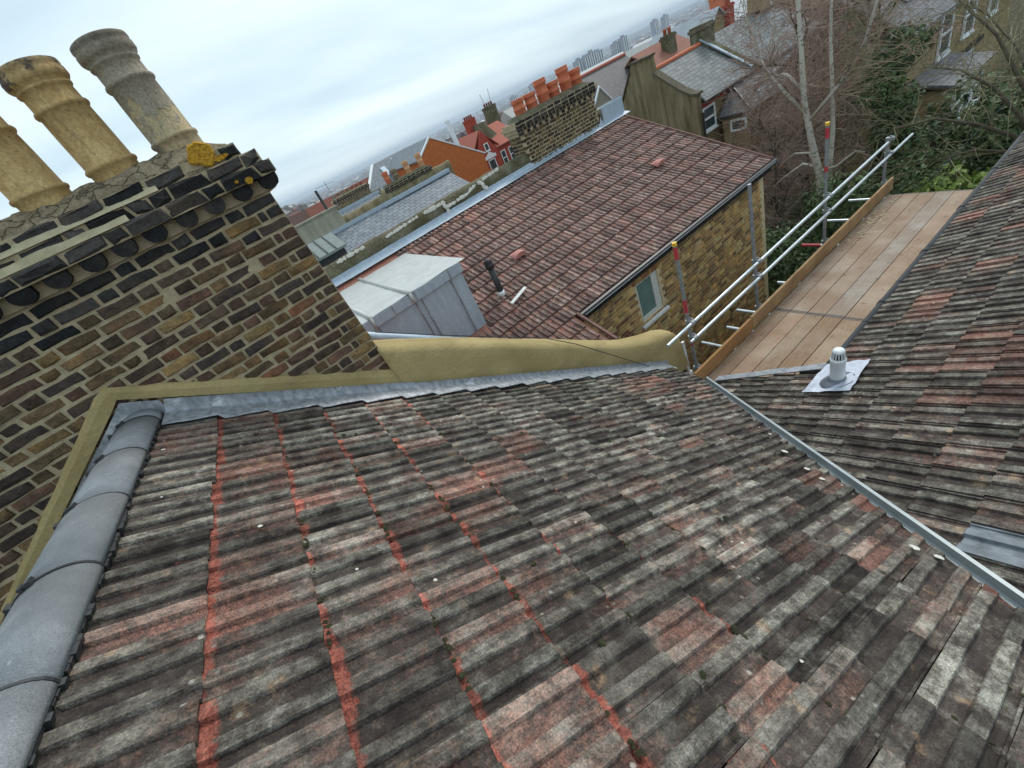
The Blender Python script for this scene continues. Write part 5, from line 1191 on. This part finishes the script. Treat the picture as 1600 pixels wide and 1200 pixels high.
class TreeB:
    def __init__(s, seed): s.r = random.Random(seed); s.w = MB(); s.t = MB()
    def limb(s, p, d, ln, r0, r1, seg, wob, droop=0.0):
        pts = [V(p)]; d = V(d).normalized(); r = s.r
        for i in range(seg):
            d = (d + V((r.gauss(0, wob), r.gauss(0, wob), r.gauss(0, wob) + droop))).normalized(); pts.append(pts[-1] + d * (ln / seg))
        return pts, [r0 + (r1 - r0) * i / seg for i in range(seg + 1)]
    def twigs(s, pts, n, ln, r, sub, spread=.9, droop=0.):
        R_ = s.r
        for i in range(n):
            k = R_.randrange(1, len(pts)); a = pts[k - 1].lerp(pts[k], R_.random()); d = (pts[k] - pts[k - 1]).normalized()
            o = V((R_.gauss(0, 1), R_.gauss(0, 1), R_.gauss(0, .8))); d2 = (d * (1 - spread * .5) + o.normalized() * spread + V((0, 0, droop))).normalized()
            l = ln * R_.uniform(.5, 1.2); q, _ = s.limb(a, d2, l, r, r * .5, 3, .16, droop * .4); s.t.tube(q, [r, r * .8, r * .6, r * .35], 3, False)
            for j in range(sub):
                b = q[R_.randrange(1, 4)]; d3 = (d2 + V((R_.gauss(0, .7), R_.gauss(0, .7), R_.gauss(0, .6)))).normalized(); q2, _ = s.limb(b, d3, l * R_.uniform(.3, .7), r, r, 2, .15, droop * .3); s.t.tube(q2, [r * .6, r * .45, r * .3], 3, False)
    def finish(s, name, loc, label, wm, tm, group=None):
        t = thing(name, loc, label, 'tree', group); s.w.build('trunk', wm, t, True); s.t.build('crown', tm, t); return t
def bare_tree(name, label, base, h, seed, wm, tm, nl=9, r0=.14, ntw=26, tl=1.1, lean=(0, 0), sub=4, group=None, start=.25, tr=.007, up=.9, rl=.28):
    T = TreeB(seed); b = V(base); R_ = T.r
    tp, rr_ = T.limb(b, (lean[0], lean[1], 1), h, r0, r0 * .18, 9, .05); T.w.tube(tp, rr_, 8)
    for i in range(nl):
        f = start + (1 - start) * (i + R_.random()) / nl; k = min(int(f * 9), 8); p = tp[k].lerp(tp[k + 1], f * 9 - k)
        a = R_.uniform(0, 6.283); d = V((math.cos(a), math.sin(a), up * R_.uniform(.5, 1.3))); ln = h * rl * (1.25 - f) * R_.uniform(.8, 1.4) + .5
        q, qr = T.limb(p, d, ln, r0 * .45 * (1.2 - f), .018, 6, .13, .03); T.w.tube(q, qr, 5)
        T.twigs(q, ntw, tl * (1.1 - .3 * f), tr, sub)
        for j in range(3):
            k2 = R_.randrange(2, 6); d2 = (q[k2] - q[k2 - 1]).normalized() + V((R_.gauss(0, .6), R_.gauss(0, .6), R_.gauss(0, .4))); q3, r3 = T.limb(q[k2], d2, ln * .55, .024, .010, 4, .14); T.w.tube(q3, r3, 4); T.twigs(q3, ntw // 2, tl * .8, tr, sub)
    return T.finish(name, base, label, wm, tm, group)
# the two stemmed silver birch beyond the scaffold
T = TreeB(101); R_ = T.r
stem1 = [(14.0, 5.72, GZ), (14.0, 5.78, -7.6), (14.0, 5.86, -6.2), (14.02, 5.98, -5.2), (14.05, 6.22, -4.2), (14.05, 6.40, -3.2), (14.1, 6.48, -2.2), (14.1, 6.55, -1.2), (14.15, 6.62, -.2), (14.2, 6.7, .8), (14.2, 6.8, 2.2)]
T.w.tube(stem1, [.13, .12, .108, .095, .08, .068, .058, .048, .04, .028, .012], 10)
stem2 = [(14.1, 5.80, -6.3), (14.3, 5.84, -5.2), (14.45, 5.86, -4.2), (14.55, 5.95, -3.2), (14.6, 6.05, -2.0), (14.7, 6.1, -.8), (14.8, 6.2, .6)]
T.w.tube(stem2, [.085, .07, .06, .05, .04, .028, .012], 8)
limbs = [[(14.05, 6.30, -3.75), (14.2, 5.7, -3.1), (14.3, 5.2, -2.3), (14.35, 4.98, -1.3), (14.4, 4.85, -.2), (14.4, 4.6, 1.0)],
         [(14.05, 6.3, -3.6), (14.1, 6.9, -2.9), (14.1, 7.4, -2.2), (14.1, 7.75, -1.2), (14.0, 7.95, -.2)],
         [(14.0, 6.0, -5.0), (13.9, 6.35, -4.8), (13.8, 6.7, -5.0), (13.7, 7.1, -5.3)], [(14.0, 5.95, -5.05), (14.0, 6.25, -4.55), (13.95, 6.6, -4.5), (13.9, 7.0, -4.75)],
         [(14.0, 5.95, -5.1), (14.1, 5.6, -5.05), (14.2, 5.2, -4.75), (14.2, 5.0, -4.8)], [(14, 5.9, -5.8), (14.1, 5.5, -5.75), (14.2, 5.1, -5.6)],
         [(14.1, 6.4, -3.0), (14.2, 6.9, -2.5), (14.2, 7.3, -2.4), (14.1, 7.7, -2.6)]]
for q in limbs:
    n = len(q); T.w.tube(q, [.05 - .042 * i / (n - 1) for i in range(n)], 6)
for q in [stem1[4:], stem2[2:]] + limbs[:2] + limbs[6:]:
    T.twigs([V(a) for a in q], 60, 1.25, .008, 5, .8, -.12)
for q in limbs[2:6]: T.twigs([V(a) for a in q], 16, .6, .0065, 4, .9, -.1)
T.finish('birch_tree', (14, 5.72, GZ), 'silver birch with two pale stems and fine brown twigs beyond the scaffold', M_BIRCH, M_TWIG)
spots = [((17.0, 7.6), 8.6, 'bare brown twiggy tree just right of the birch stems'), ((19.5, 6.6), 8.8, 'bare brown tree behind the ivy clad trunk'), ((20.0, 9.4), 6.6, 'bare brown tree in front of the purple slates'), ((22.0, 8.4), 8.6, 'tall bare tree in the middle of the thicket at the top edge'), ((15.2, 7.8), 5.6, 'low bare shrub tree beside the corner of the yellow brick wing')]
for i, ((x, y), h, lab) in enumerate(spots): bare_tree('bare_tree', lab, (x, y, GZ), h, 200 + i, M_BARK, M_TWIG, 11, .10, 15, 1.2, (0, 0), 5, None, .22, .010, 1.2, .2)
# grey green branches sweeping in from the right
T = TreeB(301)
root = V((14.6, 2.05, -5.6))
T.w.tube([(14.6, 1.6, GZ), (14.6, 1.8, -7.4), root], [.17, .15, .13], 8)
sweep = [[root, (14.6, 2.35, -4.7), (14.6, 2.9, -3.95), (14.6, 3.5, -3.45), (14.5, 4.1, -3.2)], [root, (14.7, 2.2, -4.6), (14.8, 2.7, -3.7), (14.9, 3.1, -3.0), (14.9, 3.6, -2.4), (14.9, 4.0, -1.9)], [root, (14.5, 2.4, -5.0), (14.4, 3.0, -4.6), (14.3, 3.7, -4.3), (14.2, 4.4, -4.35), (14.2, 5.0, -4.7)], [root, (15, 2.1, -4.6), (15.3, 2.3, -3.6), (15.5, 2.5, -2.6), (15.6, 2.9, -1.6)], [root, (14.4, 2.4, -5.3), (14.2, 2.9, -5.1), (14.0, 3.5, -5.15), (13.9, 4.1, -5.4)], [root, (15.4, 2.4, -4.4), (16.2, 3.0, -3.6), (17, 3.8, -2.9), (17.6, 4.6, -2.5)]]
for q in sweep:
    n = len(q); q = [V(a) for a in q]; T.w.tube(q, [.055 - .046 * i / (n - 1) for i in range(n)], 6); T.twigs(q[1:], 28, 1.5, .010, 4, .75, .02)
T.finish('spreading_tree', (14.6, 1.6, GZ), 'grey green bare tree spreading branches in from the right edge', M_BARK, M_TWIGG)
bare_tree('bare_tree', 'pale stemmed tree between the thicket and the brick house', (18.3, 5.9, GZ), 8.4, 335, M_TWIGG, M_TWIGG, 9, .085, 14, 1.2, (0, 0), 4, None, .35, .010, 1.2, .18)
def leaves(n, centres, size, seed):
    rn = np.random.RandomState(seed); cs = np.array([c[:3] for c in centres]); rs = np.array([c[3:6] for c in centres])
    w_ = rs.prod(1) ** .67; idx = rn.choice(len(cs), n, p=w_ / w_.sum()); d = rn.normal(size=(n, 3)); d /= np.linalg.norm(d, axis=1)[:, None]
    rad = rn.uniform(.55, 1.05, n) ** .6; p = cs[idx] + d * rs[idx] * rad[:, None] + rn.normal(scale=.06, size=(n, 3))
    nr = d * .7 + rn.normal(scale=.6, size=(n, 3)) + np.array([0, 0, .5]); nr /= np.linalg.norm(nr, axis=1)[:, None]
    a = np.cross(nr, rn.normal(size=(n, 3))); a /= np.linalg.norm(a, axis=1)[:, None]; b = np.cross(nr, a); s = rn.uniform(.6, 1.4, n)[:, None] * size
    v = np.stack([p - a * s, p + b * s * .45 + nr * s * .12, p + a * s, p - b * s * .45 + nr * s * .12], 1).reshape(-1, 3)
    f = np.arange(n * 4).reshape(n, 4); return v, f
def shrub(name, label, cat, base, centres, n, size, mat, seed, stem=M_BARK, group=None):
    t = thing(name, base, label, cat, group); v, f = leaves(n, centres, size, seed); me = bpy.data.meshes.new('crown'); me.from_pydata(v.tolist(), [], f.tolist()); me.update(); me.materials.append(mat); put(bpy.data.objects.new('crown', me), t)
    s = MB(); rn = random.Random(seed)
    for c in centres[:14]:
        e = V(c[:3]); b_ = V(base) + V((rn.uniform(-.2, .2), rn.uniform(-.2, .2), 0)); m_ = b_.lerp(e, .5) + V((rn.uniform(-.2, .2), rn.uniform(-.2, .2), .1)); s.tube([b_, m_, e], [.06, .04, .015], 5)
    s.build('trunk', stem, t, True)
    return t
def cl(cx, cy, cz, ex, ey, ez, n, r, seed):
    rn = random.Random(seed); return [(cx + rn.uniform(-ex, ex), cy + rn.uniform(-ey, ey), cz + rn.uniform(-ez, ez), r * rn.uniform(.7, 1.3), r * rn.uniform(.7, 1.3), r * rn.uniform(.6, 1.1)) for _ in range(n)]
shrub('ivy_shrub', 'dense dark evergreen shrub below the birch beside the yellow brick corner', 'shrub', (12.3, 5.9, GZ), cl(12.2, 5.7, -7.4, 1.7, 1.3, 1.5, 22, .8, 1), 16000, .07, M_IVY, 11)
shrub('ivy_shrub', 'dark green shrub mass behind the upper guard rail', 'shrub', (13.4, 4.4, GZ), cl(13.6, 4.3, -7.2, 1.4, .9, 1.7, 20, .75, 2), 14000, .07, M_IVY, 12)
shrub('ivy_shrub', 'tall dark ivy mass in shade past the end of the platform', 'shrub', (17, 3.9, GZ), cl(17.2, 3.4, -6.9, 1.8, 1.7, 1.9, 30, .95, 3), 24000, .085, M_IVY, 13)
shrub('ivy_clad_tree', 'narrow ivy clad trunk standing up out of the thicket', 'tree', (17, 5.5, GZ), [(17 + random.uniform(-.25, .25), 5.55 + random.uniform(-.3, .3), -9 + i * .42, .5, .5, .5) for i in range(15)], 9000, .07, M_IVY, 14)
shrub('leafy_shrub', 'olive green shrubs in front of the half hidden brick house', 'shrub', (20, 3.6, GZ), cl(20, 3.6, -7.9, 2., 1.9, 1.1, 24, .9, 5), 13000, .08, M_OLIVE, 15)
shrub('leafy_bush', 'bright yellow green leafy bush past the platform end by the wing roof', 'shrub', (13.4, 2.6, GZ), cl(13.4, 2.62, -5.95, .75, .8, .32, 14, .42, 6), 2600, .11, M_BUSH, 16)
shrub('ivy_shrub', 'dark ivy bank at the foot of the bare thicket behind the yellow brick wing', 'shrub', (16.2, 8.0, GZ), cl(16.2, 8.2, -8.3, 1.8, 1.5, .9, 18, .7, 7), 9000, .075, M_IVY, 17)
gw = MB(); gw.tube([(10.1, 3.2, -4.9), (13, 2.9, -4.6), (17, 2.6, -4.3)], .008, 4); tag(gw.build('garden_cable', M_CLIP), 'thin cable strung across the dark shrubs past the platform end', 'cable')

# ------------------------------------------------------------ air
hz = MB(); hz.box((-16000, -16000, -140), (16000, 16000, 60)); g = G('haze'); 
pv = g.n('ShaderNodeVolumePrincipled', {'Color': (.76, .86, .97, 1), 'Density': HAZE, 'Anisotropy': .0}); g.n('ShaderNodeOutputMaterial', {1: pv.outputs[0]})
ho = hz.build('haze', g.m, None); ho['kind'] = 'stuff'; ho['label'] = 'thin blue haze over the city and far hills'; ho['category'] = 'haze'
